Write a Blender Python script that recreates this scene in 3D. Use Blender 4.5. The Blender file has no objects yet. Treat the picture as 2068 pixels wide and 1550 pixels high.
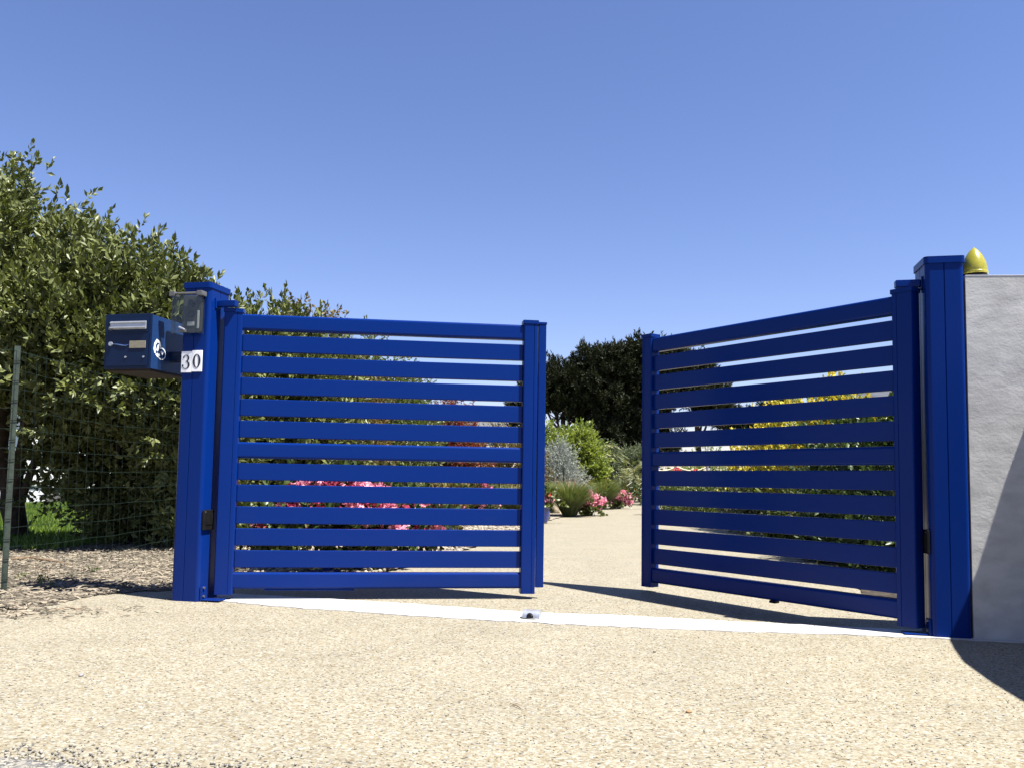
import bpy, bmesh, math, random
import numpy as np
from mathutils import Vector, Matrix
R = math.radians
random.seed(7)
SC = bpy.context.scene
C = SC.collection

# ------------------------------------------------------------------ camera
F, CY, PIT, ROL, HC = 1713.4, 844.2, .0723, .0153, .6452      # in pixels of a 2068 wide frame
cd = bpy.data.cameras.new('camera'); cam = bpy.data.objects.new('camera', cd); C.objects.link(cam)
cd.sensor_width = 36; cd.lens = F / 2068 * 36; cd.shift_y = (CY - 775) / 2068
cd.clip_start = .05; cd.clip_end = 3000
rt = Vector((1, 0, 0)); up = Vector((0, -math.sin(PIT), math.cos(PIT))); fw = Vector((0, math.cos(PIT), math.sin(PIT)))
cr = rt * math.cos(ROL) + up * math.sin(ROL); cu = -rt * math.sin(ROL) + up * math.cos(ROL)
M = Matrix((cr, cu, -fw)).transposed().to_4x4(); M.translation = (0, 0, HC)
cam.matrix_world = M
SC.camera = cam

# ------------------------------------------------------------------ sky, sun, exposure
SUN_AZ, SUN_EL = -30.0, 63.3                                    # azimuth from +x
W = bpy.data.worlds.new('World'); SC.world = W; W.use_nodes = True
nt = W.node_tree; bg = nt.nodes['Background']
sky = nt.nodes.new('ShaderNodeTexSky'); sky.sky_type = 'NISHITA'; sky.sun_disc = False
sky.sun_elevation = R(SUN_EL); sky.sun_rotation = R(90 - SUN_AZ)
sky.altitude = 0; sky.air_density = 1.0; sky.dust_density = .2; sky.ozone_density = 3.0
hs = nt.nodes.new('ShaderNodeHueSaturation'); hs.inputs['Saturation'].default_value = 1.1
wb = nt.nodes.new('ShaderNodeMixRGB'); wb.blend_type = 'MULTIPLY'; wb.inputs[0].default_value = 1; wb.inputs[2].default_value = (1.04, .88, 1.02, 1)   # the camera's colour balance
nt.links.new(sky.outputs[0], hs.inputs['Color']); nt.links.new(hs.outputs[0], wb.inputs[1]); nt.links.new(wb.outputs[0], bg.inputs[0])
bg.inputs[1].default_value = .06
sl = bpy.data.lights.new('sun', 'SUN'); so = bpy.data.objects.new('sun', sl); C.objects.link(so)
sl.energy = 5.0; sl.angle = R(.5); sl.color = (1, .96, .9)
sd = Vector((math.cos(R(SUN_EL)) * math.cos(R(SUN_AZ)), math.cos(R(SUN_EL)) * math.sin(R(SUN_AZ)), math.sin(R(SUN_EL))))
so.rotation_euler = sd.to_track_quat('Z', 'Y').to_euler(); so.location = sd * 30
vs = SC.view_settings
vs.view_transform = 'Standard'; vs.look = 'None'; vs.gamma = 1; vs.use_curve_mapping = False; vs.exposure = 1.55

# ------------------------------------------------------------------ where things stand: rays of the survey
def ray(u, v):
    x = u - 1034; y = v - CY; c, s = math.cos(ROL), math.sin(ROL)
    X = x * c + y * s; Y = -x * s + y * c
    d = (X / F, 1, -Y / F); c, s = math.cos(PIT), math.sin(PIT)
    return Vector((d[0], d[1] * c - d[2] * s, d[1] * s + d[2] * c))
def at(u, v, Y):
    w = ray(u, v); return Vector((0, 0, HC)) + w * (Y / w.y)
def ground(u, v):
    w = ray(u, v); return Vector((0, 0, HC)) + w * (-HC / w.z)

# ------------------------------------------------------------------ materials
def mat(name, col, rough=.6, spec=.5, metal=0, coat=0, var=.0, vscale=8, bump=0, bscale=60, detail=4):
    m = bpy.data.materials.new(name); m.use_nodes = True; n = m.node_tree; b = n.nodes['Principled BSDF']
    b.inputs['Roughness'].default_value = rough; b.inputs['Specular IOR Level'].default_value = spec
    b.inputs['Metallic'].default_value = metal; b.inputs['Coat Weight'].default_value = coat
    b.inputs['Base Color'].default_value = (*col, 1)
    tc = n.nodes.new('ShaderNodeTexCoord')
    if var:
        no = n.nodes.new('ShaderNodeTexNoise'); no.inputs['Scale'].default_value = vscale; no.inputs['Detail'].default_value = detail
        rp = n.nodes.new('ShaderNodeValToRGB')
        rp.color_ramp.elements[0].position = .3; rp.color_ramp.elements[1].position = .7
        rp.color_ramp.elements[0].color = (*[c * (1 - var) for c in col], 1); rp.color_ramp.elements[1].color = (*[min(1, c * (1 + var)) for c in col], 1)
        n.links.new(tc.outputs['Object'], no.inputs['Vector']); n.links.new(no.outputs['Fac'], rp.inputs[0]); n.links.new(rp.outputs[0], b.inputs['Base Color'])
        mr = n.nodes.new('ShaderNodeMapRange'); mr.inputs[3].default_value = rough * .85; mr.inputs[4].default_value = min(1, rough * 1.2)
        n.links.new(no.outputs['Fac'], mr.inputs[0]); n.links.new(mr.outputs[0], b.inputs['Roughness'])
    if bump:
        nb = n.nodes.new('ShaderNodeTexNoise'); nb.inputs['Scale'].default_value = bscale; nb.inputs['Detail'].default_value = 5
        bu = n.nodes.new('ShaderNodeBump'); bu.inputs['Strength'].default_value = bump; bu.inputs['Distance'].default_value = .01
        n.links.new(tc.outputs['Object'], nb.inputs['Vector']); n.links.new(nb.outputs['Fac'], bu.inputs['Height']); n.links.new(bu.outputs[0], b.inputs['Normal'])
    return m

def paint(name, col, rough, bounce_tint):
    """powder coat: a touch of orange peel, and a dusty paler tint low down that paints in ground bounce"""
    m = mat(name, col, rough, .11, 0, 0); n = m.node_tree; b = n.nodes['Principled BSDF']
    tc = n.nodes.new('ShaderNodeTexCoord'); ge = n.nodes.new('ShaderNodeNewGeometry')
    no = n.nodes.new('ShaderNodeTexNoise'); no.inputs['Scale'].default_value = 5; no.inputs['Detail'].default_value = 6
    n.links.new(ge.outputs['Position'], no.inputs['Vector'])
    sx = n.nodes.new('ShaderNodeSeparateXYZ'); n.links.new(ge.outputs['Position'], sx.inputs[0])
    mr = n.nodes.new('ShaderNodeMapRange'); mr.inputs[1].default_value = .55; mr.inputs[2].default_value = .0; mr.inputs[3].default_value = .006; mr.inputs[4].default_value = bounce_tint  # paler towards the foot: light bounced off the ground, put into the colour
    n.links.new(sx.outputs[2], mr.inputs[0])
    mu = n.nodes.new('ShaderNodeMath'); mu.operation = 'MULTIPLY'; n.links.new(mr.outputs[0], mu.inputs[0]); n.links.new(no.outputs['Fac'], mu.inputs[1])
    mx = n.nodes.new('ShaderNodeMixRGB'); mx.inputs[1].default_value = (*col, 1); mx.inputs[2].default_value = (.18, .16, .12, 1)
    n.links.new(mu.outputs[0], mx.inputs[0]); n.links.new(mx.outputs[0], b.inputs['Base Color'])
    nb = n.nodes.new('ShaderNodeTexNoise'); nb.inputs['Scale'].default_value = 260
    bu = n.nodes.new('ShaderNodeBump'); bu.inputs['Strength'].default_value = .06; bu.inputs['Distance'].default_value = .002
    n.links.new(ge.outputs['Position'], nb.inputs['Vector']); n.links.new(nb.outputs['Fac'], bu.inputs['Height']); n.links.new(bu.outputs[0], b.inputs['Normal'])
    return m

def stones(name, ramp, scale, bump, big=.25, dist=.004, rough=.75):
    """fine aggregate: every cell its own colour, rounded tops"""
    m = bpy.data.materials.new(name); m.use_nodes = True; n = m.node_tree; b = n.nodes['Principled BSDF']; b.inputs['Roughness'].default_value = rough
    b.inputs['Specular IOR Level'].default_value = .25
    ge = n.nodes.new('ShaderNodeNewGeometry')
    nw = n.nodes.new('ShaderNodeTexNoise'); nw.inputs['Scale'].default_value = scale * .6
    n.links.new(ge.outputs['Position'], nw.inputs['Vector'])
    ad = n.nodes.new('ShaderNodeVectorMath'); ad.operation = 'MULTIPLY_ADD'; ad.inputs[1].default_value = (.5 / scale,) * 3
    n.links.new(nw.outputs['Color'], ad.inputs[0]); n.links.new(ge.outputs['Position'], ad.inputs[2])
    vo = n.nodes.new('ShaderNodeTexVoronoi'); vo.inputs['Scale'].default_value = scale
    n.links.new(ad.outputs[0], vo.inputs['Vector'])
    sp = n.nodes.new('ShaderNodeSeparateColor'); n.links.new(vo.outputs['Color'], sp.inputs[0])
    rp = n.nodes.new('ShaderNodeValToRGB'); rp.color_ramp.interpolation = 'CONSTANT'
    els = rp.color_ramp.elements
    els[0].position = 0; els[0].color = (*ramp[0][1], 1); els[1].position = ramp[1][0]; els[1].color = (*ramp[1][1], 1)
    for p, c in ramp[2:]: e = els.new(p); e.color = (*c, 1)
    n.links.new(sp.outputs[0], rp.inputs[0])
    n2 = n.nodes.new('ShaderNodeTexNoise'); n2.inputs['Scale'].default_value = 2.3; n2.inputs['Detail'].default_value = 7; n2.inputs['Roughness'].default_value = .65
    n.links.new(ge.outputs['Position'], n2.inputs['Vector'])
    mr = n.nodes.new('ShaderNodeMapRange'); mr.inputs[1].default_value = .3; mr.inputs[2].default_value = .7; mr.inputs[3].default_value = 1 - big; mr.inputs[4].default_value = 1 + big
    n.links.new(n2.outputs['Fac'], mr.inputs[0])
    hv = n.nodes.new('ShaderNodeHueSaturation'); n.links.new(rp.outputs[0], hv.inputs['Color']); n.links.new(mr.outputs[0], hv.inputs['Value'])
    n.links.new(hv.outputs[0], b.inputs['Base Color'])
    iv = n.nodes.new('ShaderNodeMath'); iv.operation = 'SUBTRACT'; iv.inputs[0].default_value = 1; n.links.new(vo.outputs['Distance'], iv.inputs[1])
    bu = n.nodes.new('ShaderNodeBump'); bu.inputs['Strength'].default_value = bump; bu.inputs['Distance'].default_value = dist
    n.links.new(iv.outputs[0], bu.inputs['Height']); n.links.new(bu.outputs[0], b.inputs['Normal'])
    return m

def leafmat(name, c0, c1, trans=.25, rough=.4, spec=.5, tcol=None):
    """colour differs from leaf to leaf by the stored attribute 'tint'"""
    m = bpy.data.materials.new(name); m.use_nodes = True; n = m.node_tree; b = n.nodes['Principled BSDF']
    b.inputs['Roughness'].default_value = rough; b.inputs['Specular IOR Level'].default_value = spec
    a = n.nodes.new('ShaderNodeAttribute'); a.attribute_name = 'tint'
    mx = n.nodes.new('ShaderNodeMixRGB'); mx.inputs[1].default_value = (*c0, 1); mx.inputs[2].default_value = (*c1, 1)
    n.links.new(a.outputs['Fac'], mx.inputs[0]); n.links.new(mx.outputs[0], b.inputs['Base Color'])
    if trans:
        t = n.nodes.new('ShaderNodeBsdfTranslucent'); ms = n.nodes.new('ShaderNodeMixShader'); ms.inputs[0].default_value = trans
        g = n.nodes.new('ShaderNodeMixRGB'); g.blend_type = 'MULTIPLY'; g.inputs[0].default_value = 1; g.inputs[2].default_value = (*(tcol or (1.3, 1.4, .6)), 1)
        n.links.new(mx.outputs[0], g.inputs[1]); n.links.new(g.outputs[0], t.inputs[0])
        n.links.new(b.outputs[0], ms.inputs[1]); n.links.new(t.outputs[0], ms.inputs[2])
        n.links.new(ms.outputs[0], n.nodes['Material Output'].inputs[0])
    return m

BLUE = paint('blue_powder_coat', (.0006, .0165, .127), .25, .04)
NAVY = mat('navy_mailbox_shaded', (.003, .011, .040), .3, .2, 0, .0, var=.12, vscale=9)  # front of the box, darkened in colour for the shade on it
ALU = mat('brushed_aluminium', (.42, .44, .47), .4, .5, .7, var=.1, vscale=30)
STEEL = mat('grey_steel', (.13, .13, .122), .45, .5, .5, var=.2, vscale=40)
BLACK = mat('black_rubber', (.006, .006, .006), .5, .2, var=.3, vscale=30)
WHITE = mat('white_enamel', (.78, .78, .8), .3, var=.03, vscale=20)
INK = mat('black_ink', (.012, .013, .02), .4)
PLAST = mat('grey_plastic', (.05, .054, .057), .45, var=.15, vscale=40)
DARKP = mat('dark_grey_plastic', (.025, .027, .03), .35)
PALE = mat('pale_label', (.5, .5, .48), .5, var=.1, vscale=80)
KHAKI = mat('card_name_label', (.2, .18, .13), .55, var=.15, vscale=60)
BARK = mat('dark_bark', (.045, .034, .024), .9, .2, var=.45, vscale=14, bump=.8, bscale=30)
PBARK = mat('pine_bark', (.05, .038, .03), .9, .2, var=.4, vscale=5, bump=.6, bscale=14)
WIRE = mat('green_coated_wire', (.008, .022, .016), .45)
FPOST = mat('green_painted_post', (.034, .048, .035), .5, var=.3, vscale=14, bump=.2)
POT = mat('blue_glazed_pot', (.012, .03, .19), .15, .6, 0, .5, var=.3, vscale=12)
ROCK = mat('pale_rock', (.42, .36, .25), .85, .3, var=.35, vscale=7, bump=.9, bscale=14)
HOUSEW = mat('white_house_render', (.75, .75, .73), .8, .2, var=.05, vscale=2, bump=.2)
SLATE = mat('grey_slate', (.06, .062, .066), .55, .4, var=.25, vscale=7, bump=.2)
STONEW = mat('grey_granite', (.17, .16, .15), .8, .3, var=.35, vscale=5, bump=.5)
TIMBER = mat('dark_timber', (.06, .05, .045), .7, var=.3, vscale=8)
ROPE = mat('cream_rope', (.55, .48, .32), .85, var=.15, vscale=60)
CONC = mat('white_painted_concrete', (.41, .405, .395), .7, .3, var=.15, vscale=5, bump=.25, bscale=120)
GLASS = mat('dark_window_glass', (.03, .035, .04), .08, .6)
TWIG = mat('dry_twig', (.2, .14, .085), .85, .2, var=.35, vscale=40)

GRAVEL = stones('beige_resin_gravel', [(0, (.055, .05, .044)), (.022, (.14, .113, .07)), (.12, (.187, .157, .102)), (.34, (.222, .200, .142)), (.62, (.256, .237, .181)), (.86, (.185, .176, .152)), (.94, (.30, .288, .242))], 150, .4, .09, .0028)
GROUNDM = stones('dry_earth_and_grass', [(0, (.06, .07, .03)), (.3, (.09, .08, .045)), (.6, (.12, .10, .06)), (.85, (.07, .09, .03))], 30, .6, .3)
ROADM = stones('grey_road_surface', [(0, (.07, .07, .072)), (.2, (.14, .135, .125)), (.5, (.22, .205, .175)), (.8, (.3, .275, .22))], 110, .8, .2)
PEBBM = stones('pale_pebbles', [(0, (.16, .14, .11)), (.25, (.24, .2, .15)), (.55, (.33, .29, .23)), (.8, (.19, .175, .155))], 34, 1.0, .2, .012)
SOIL = stones('dark_soil', [(0, (.025, .02, .015)), (.4, (.045, .035, .025)), (.8, (.07, .055, .04))], 40, .8, .3)
MULCHM = stones('woody_mulch', [(0, (.05, .042, .03)), (.3, (.095, .08, .06)), (.6, (.14, .12, .09)), (.85, (.2, .17, .125))], 45, 1.0, .35, .012)
LAWNM = stones('lawn_earth', [(0, (.03, .05, .012)), (.5, (.05, .075, .02)), (.8, (.07, .09, .03))], 60, .8, .3)

LEAF = leafmat('evergreen_leaf', (.026, .038, .008), (.18, .20, .062), .14, .45, .36)
LEAFH = leafmat('hedge_leaf', (.04, .07, .014), (.13, .145, .045), .25, .42, .4)
LEAFD = leafmat('deep_green_leaf', (.02, .04, .012), (.06, .09, .022), .2, .4, .4)
LEAFR = leafmat('red_leaf', (.20, .018, .02), (.10, .085, .02), .3, .45, .4, (1.4, .8, .6))
LEAFO = leafmat('olive_brown_leaf', (.07, .07, .02), (.17, .11, .035), .25, .5, .3)
LEAFY = leafmat('yellow_green_leaf', (.10, .145, .024), (.27, .30, .07), .35, .45, .4)
LEAFS = leafmat('silver_leaf', (.16, .18, .15), (.36, .38, .34), .15, .6, .3, (1, 1, .9))
LEAFG = leafmat('grey_green_leaf', (.06, .08, .04), (.17, .19, .11), .2, .6, .3)
PINE = leafmat('pine_needles', (.008, .013, .005), (.03, .034, .011), .08, .6, .2)
GRASSM = leafmat('grass_blade', (.05, .10, .012), (.14, .2, .03), .35, .5, .3)
TUFT = leafmat('tuft_blade', (.055, .085, .03), (.14, .16, .065), .3, .6, .3)
PALM = leafmat('palm_leaf', (.10, .12, .05), (.26, .25, .14), .25, .5, .4)
PINK = leafmat('pink_petal', (.60, .17, .28), (.82, .50, .56), .3, .6, .3, (1.1, .8, .9))
CRIM = leafmat('crimson_petal', (.16, .006, .022), (.42, .05, .12), .25, .6, .3, (1.1, .8, .9))
YELP = leafmat('yellow_petal', (.42, .33, .02), (.62, .55, .09), .3, .6, .3, (1.1, 1, .5))
WHTP = leafmat('white_petal', (.6, .58, .5), (.8, .78, .74), .3, .6, .3, (1, 1, 1))
CHIP = leafmat('wood_chip', (.035, .03, .022), (.27, .23, .17), 0, .85, .2)
GRAIN = leafmat('loose_grain', (.17, .152, .115), (.34, .31, .23), 0, .75, .2)
PEBBLE = leafmat('loose_pebble', (.10, .085, .07), (.38, .33, .25), 0, .7, .3)

def plaster():
    m = bpy.data.materials.new('rough_grey_render'); m.use_nodes = True; n = m.node_tree; b = n.nodes['Principled BSDF']
    b.inputs['Roughness'].default_value = .9; b.inputs['Specular IOR Level'].default_value = .2
    ge = n.nodes.new('ShaderNodeNewGeometry')
    mp = n.nodes.new('ShaderNodeMapping'); mp.inputs['Scale'].default_value = (3.4, 3.4, 5.4); mp.inputs['Rotation'].default_value = (0, .25, 0)
    n.links.new(ge.outputs['Position'], mp.inputs[0])
    n1 = n.nodes.new('ShaderNodeTexNoise'); n1.inputs['Scale'].default_value = 1.4; n1.inputs['Detail'].default_value = 8; n1.inputs['Roughness'].default_value = .62; n1.inputs['Distortion'].default_value = .15
    n2 = n.nodes.new('ShaderNodeTexNoise'); n2.inputs['Scale'].default_value = 90; n2.inputs['Detail'].default_value = 3
    n.links.new(mp.outputs[0], n1.inputs['Vector']); n.links.new(ge.outputs['Position'], n2.inputs['Vector'])
    ad = n.nodes.new('ShaderNodeMath'); ad.operation = 'MULTIPLY_ADD'; ad.inputs[1].default_value = .16
    n.links.new(n2.outputs['Fac'], ad.inputs[0]); n.links.new(n1.outputs['Fac'], ad.inputs[2])
    bu = n.nodes.new('ShaderNodeBump'); bu.inputs['Strength'].default_value = .21; bu.inputs['Distance'].default_value = .02
    n.links.new(ad.outputs[0], bu.inputs['Height']); n.links.new(bu.outputs[0], b.inputs['Normal'])
    rp = n.nodes.new('ShaderNodeValToRGB'); rp.color_ramp.elements[0].color = (.365, .36, .345, 1); rp.color_ramp.elements[1].color = (.455, .45, .43, 1)
    rp.color_ramp.elements[0].position = .35; rp.color_ramp.elements[1].position = .62
    n3 = n.nodes.new('ShaderNodeTexNoise'); n3.inputs['Scale'].default_value = 3.0; n3.inputs['Detail'].default_value = 6
    n.links.new(mp.outputs[0], n3.inputs['Vector']); n.links.new(n3.outputs['Fac'], rp.inputs[0]); n.links.new(rp.outputs[0], b.inputs['Base Color'])
    return m
PLASTER = plaster()

def clear():
    m = bpy.data.materials.new('clear_plastic'); m.use_nodes = True; n = m.node_tree
    t = n.nodes.new('ShaderNodeBsdfTransparent'); t.inputs[0].default_value = (.80, .82, .81, 1)
    g = n.nodes.new('ShaderNodeBsdfGlossy'); g.inputs['Roughness'].default_value = .12
    d = n.nodes.new('ShaderNodeBsdfDiffuse'); d.inputs[0].default_value = (.4, .41, .4, 1)
    a = n.nodes.new('ShaderNodeMixShader'); a.inputs[0].default_value = .03; k = n.nodes.new('ShaderNodeMixShader'); k.inputs[0].default_value = .012
    n.links.new(t.outputs[0], a.inputs[1]); n.links.new(g.outputs[0], a.inputs[2]); n.links.new(a.outputs[0], k.inputs[1]); n.links.new(d.outputs[0], k.inputs[2])
    n.links.new(k.outputs[0], n.nodes['Material Output'].inputs[0]); return m
CLEAR = clear()
AMBER = mat('yellow_lamp_plastic', (.27, .245, .012), .25, .6, 0, .3, var=.12, vscale=30)
AMBER.node_tree.nodes['Principled BSDF'].inputs['Subsurface Weight'].default_value = .25
AMBER.node_tree.nodes['Principled BSDF'].inputs['Subsurface Radius'].default_value = (.03, .02, .003)

# ------------------------------------------------------------------ objects
def empty(name, loc=(0, 0, 0), rz=0, label=None, cat=None, group=None):
    o = bpy.data.objects.new(name, None); C.objects.link(o); o.location = loc; o.rotation_euler = (0, 0, rz); o.empty_display_size = .1
    tag(o, label, cat, group); return o
def tag(o, label=None, cat=None, group=None, kind=None):
    for k, v in (('label', label), ('category', cat), ('group', group), ('kind', kind)):
        if v: o[k] = v
    return o
def link(name, me, parent=None, loc=(0, 0, 0), rot=(0, 0, 0)):
    o = bpy.data.objects.new(name, me); C.objects.link(o); o.parent = parent; o.location = loc; o.rotation_euler = rot; return o
def weighted(me, cmin):
    """face weighted normals: flat faces stay flat beside their rounded edges"""
    fn = [(p.normal.copy(), p.area) for p in me.polygons]; vf = [[] for _ in me.vertices]
    for p in me.polygons:
        for v in p.vertices: vf[v].append(p.index)
    out = []
    for p in me.polygons:
        n0 = fn[p.index][0]
        for v in p.vertices:
            q = Vector((0, 0, 0))
            for f in vf[v]:
                if fn[f][0].dot(n0) >= cmin: q += fn[f][0] * fn[f][1]
            out.append(q.normalized() if q.length > 0 else n0)
    me.normals_split_custom_set(out)
def bm_obj(name, bm, m, parent=None, loc=(0, 0, 0), rot=(0, 0, 0), smooth=40):
    me = bpy.data.meshes.new(name); bm.normal_update(); bm.to_mesh(me); bm.free()
    mats = m if isinstance(m, (list, tuple)) else [m]
    for k in mats: me.materials.append(k)
    if smooth:
        for p in me.polygons: p.use_smooth = True
        if len(me.polygons) < 1500: weighted(me, math.cos(R(smooth)))
        else: me.set_sharp_from_angle(angle=R(smooth))
    return link(name, me, parent, loc, rot)
def np_obj(name, V, Fc, m, parent=None, tint=None, loc=(0, 0, 0), smooth=False):
    """V (n,3), Fc (f,k) all faces with the same number of corners, tint per face"""
    me = bpy.data.meshes.new(name); f, k = Fc.shape
    me.vertices.add(len(V)); me.vertices.foreach_set('co', V.astype(np.float32).ravel())
    me.loops.add(f * k); me.loops.foreach_set('vertex_index', Fc.astype(np.int32).ravel())
    me.polygons.add(f); me.polygons.foreach_set('loop_start', np.arange(0, f * k, k, dtype=np.int32))
    if tint is not None:
        a = me.attributes.new('tint', 'FLOAT', 'FACE'); a.data.foreach_set('value', tint.astype(np.float32))
    me.update(calc_edges=True); me.validate()
    if smooth: me.polygons.foreach_set('use_smooth', np.ones(f, bool))
    me.materials.append(m); return link(name, me, parent, loc)

def box(bm, x0, x1, y0, y1, z0, z1, bev=0, seg=2):
    r = bmesh.ops.create_cube(bm, size=1); vs_ = r['verts']
    for v in vs_: v.co = ((x0 + x1) / 2 + v.co.x * (x1 - x0), (y0 + y1) / 2 + v.co.y * (y1 - y0), (z0 + z1) / 2 + v.co.z * (z1 - z0))
    if bev:
        es = list({e for v in vs_ for e in v.link_edges})
        bmesh.ops.bevel(bm, geom=es, offset=bev, segments=seg, affect='EDGES', profile=.5)
    return bm
def boxo(name, d, m, parent=None, bev=.003, **k):
    bm = bmesh.new(); box(bm, *d, bev); return bm_obj(name, bm, m, parent, **k)
def rrect(x0, x1, y0, y1, r, groove=None, gw=.0025, gd=.004, seg=5):
    """outline of an aluminium profile, counter-clockwise, round corners, V grooves at the given fractions of a side"""
    P = []
    groove = groove or {}
    cs = [((x0, y0), 180), ((x1, y0), 270), ((x1, y1), 0), ((x0, y1), 90)]
    ins = [(1, 1), (-1, 1), (-1, -1), (1, -1)]
    for i, ((cx, cy), a0) in enumerate(cs):
        ox, oy = cx + ins[i][0] * r, cy + ins[i][1] * r
        for k in range(seg + 1):
            a = R(a0 + 90 * k / seg); P.append((ox + r * math.cos(a), oy + r * math.sin(a)))
        (nx, ny) = cs[(i + 1) % 4][0]
        for f in groove.get(i, []):
            gx, gy = cx + (nx - cx) * f, cy + (ny - cy) * f
            L = math.hypot(nx - cx, ny - cy); tx, ty = (nx - cx) / L, (ny - cy) / L; ix, iy = -ty, tx
            P += [(gx - tx * gw, gy - ty * gw), (gx + ix * gd, gy + iy * gd), (gx + tx * gw, gy + ty * gw)]
    return P
def extrude(bm, P, z0, z1):
    a = [bm.verts.new((x, y, z0)) for x, y in P]; b = [bm.verts.new((x, y, z1)) for x, y in P]; n = len(P)
    for i in range(n): bm.faces.new((a[i], a[(i + 1) % n], b[(i + 1) % n], b[i]))
    bm.faces.new(list(reversed(a))); bm.faces.new(b); return bm
def prism(name, P, z0, z1, m, parent=None, smooth=25, **k):
    bm = bmesh.new(); extrude(bm, P, z0, z1); return bm_obj(name, bm, m, parent, smooth=smooth, **k)
def lathe(bm, prof, n=24, cap=True):
    rings = [[bm.verts.new((r * math.cos(2 * math.pi * k / n), r * math.sin(2 * math.pi * k / n), z)) for k in range(n)] for r, z in prof]
    for a, b in zip(rings, rings[1:]):
        for k in range(n): bm.faces.new((a[k], a[(k + 1) % n], b[(k + 1) % n], b[k]))
    if cap: bm.faces.new(list(reversed(rings[0]))); bm.faces.new(rings[-1])
    return bm
def tube(bm, pts, rads, n=6):
    """a tapered tube along points"""
    pts = [Vector(p) for p in pts]
    if not hasattr(rads, '__len__'): rads = [rads] * len(pts)
    rings = []
    for i, p in enumerate(pts):
        d = (pts[min(i + 1, len(pts) - 1)] - pts[max(i - 1, 0)]).normalized()
        q = d.to_track_quat('Z', 'Y')
        rings.append([bm.verts.new(p + q @ Vector((rads[i] * math.cos(2 * math.pi * k / n), rads[i] * math.sin(2 * math.pi * k / n), 0))) for k in range(n)])
    for a, b in zip(rings, rings[1:]):
        for k in range(n): bm.faces.new((a[k], a[(k + 1) % n], b[(k + 1) % n], b[k]))
    bm.faces.new(list(reversed(rings[0]))); bm.faces.new(rings[-1]); return bm
def cyl(bm, p, q, r, n=12): return tube(bm, [p, q], r, n)

# ---- foliage
def unit(v): return v / np.maximum(np.linalg.norm(v, axis=-1, keepdims=True), 1e-9)
def leaf_mesh(P, D, ln, wd, rng, curl=.25):
    """P base points, D directions: one folded four-sided leaf each"""
    n = len(P); U = unit(np.cross(D, rng.normal(size=(n, 3)))); N = np.cross(D, U)
    l = (ln * rng.uniform(.65, 1.2, n))[:, None]; w = (wd * rng.uniform(.7, 1.2, n))[:, None]
    V = np.empty((n, 4, 3)); mid = P + D * l * .5
    V[:, 0] = P; V[:, 1] = mid + U * w * .5 + N * w * curl; V[:, 2] = P + D * l; V[:, 3] = mid - U * w * .5 + N * w * curl
    i = np.arange(n)[:, None] * 4
    Fc = np.stack([np.hstack([i, i + 1, i + 2]), np.hstack([i, i + 2, i + 3])], 1).reshape(-1, 3)
    return V.reshape(-1, 3), Fc
def blob_points(blobs, n, rng, shell=.5, lump=.22):
    """points in lumpy ellipsoids, mostly near their surface; also the outward direction"""
    vol = np.array([b[3] * b[4] + b[4] * b[5] + b[3] * b[5] for b in blobs]); cnt = (n * vol / vol.sum()).astype(int)
    Ps, Ds = [], []
    for b, c in zip(blobs, cnt):
        d = unit(rng.normal(size=(c, 3)))
        k = rng.normal(size=(7, 3)) * 3.2; ph = rng.uniform(0, 6.28, 7)
        lu = np.sin(d @ k.T + ph).sum(1) / 3.0
        r = (1 - rng.uniform(0, 1, c) ** 1.6 * shell) * (1 + lump * lu)
        q = np.array(b[:3]) + d * r[:, None] * np.array(b[3:6])
        keep = q[:, 2] > .02
        Ps.append(q[keep]); Ds.append(d[keep])
    return np.concatenate(Ps), np.concatenate(Ds)
def foliage(name, blobs, nshoot, k, slen, ln, wd, m, parent, seed, outw=.7, upw=.7, rnd=.5, shell=.5, lump=.22, spread=.9, origin=(0, 0, 0), tintpow=1.0, clump=5, cr=.08):
    rng = np.random.default_rng(seed)
    P, O_ = blob_points(blobs, nshoot // clump, rng, shell, lump); nc = len(P)
    ct = np.repeat(rng.uniform(0, 1, nc), clump); P = np.repeat(P, clump, 0); O_ = np.repeat(unit(O_ + rng.normal(size=O_.shape) * rnd * .6), clump, 0)
    P = P + rng.normal(size=P.shape) * cr; P[:, 2] = np.maximum(P[:, 2], .01); n = len(P)
    D = unit(O_ * outw + np.array([0, 0, upw]) + rng.normal(size=(n, 3)) * rnd)
    t = np.linspace(0, 1, k)[None, :, None]; sl_ = (slen * rng.uniform(.5, 1.3, n))[:, None, None]
    base = P[:, None] + D[:, None] * sl_ * t
    side = unit(np.cross(np.repeat(D[:, None], k, 1), rng.normal(size=(n, k, 3))))
    dirs = unit(D[:, None] * (.35 + .9 * t) + side * spread * (1.1 - .6 * t))
    V, Fc = leaf_mesh(base.reshape(-1, 3), dirs.reshape(-1, 3), ln, wd, rng)
    tint = np.clip(np.repeat(rng.uniform(0, 1, n) * .3 + ct * .3, k) + rng.uniform(0, 1, n * k) * .4, 0, 1) ** tintpow
    o = np_obj(name, V - np.array(origin), Fc, m, parent, np.repeat(tint, 2)); o['kind'] = 'stuff'; return o
def limbs(name, base, tips, r0, m, parent, seed=0, bend=.15, n=7):
    rnd = random.Random(seed); bm = bmesh.new(); base = Vector(base)
    for t, r in tips:
        t = Vector(t); L = (t - base).length; pts = []; rr = []
        for i in range(7):
            f = i / 6; p = base.lerp(t, f); p += Vector((rnd.uniform(-1, 1), rnd.uniform(-1, 1), rnd.uniform(-.4, .4))) * bend * L * math.sin(f * math.pi) * .4
            pts.append(p); rr.append(r * (1 - .72 * f))
        tube(bm, pts, rr, n)
    return bm_obj(name, bm, m, parent, smooth=60)
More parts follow.
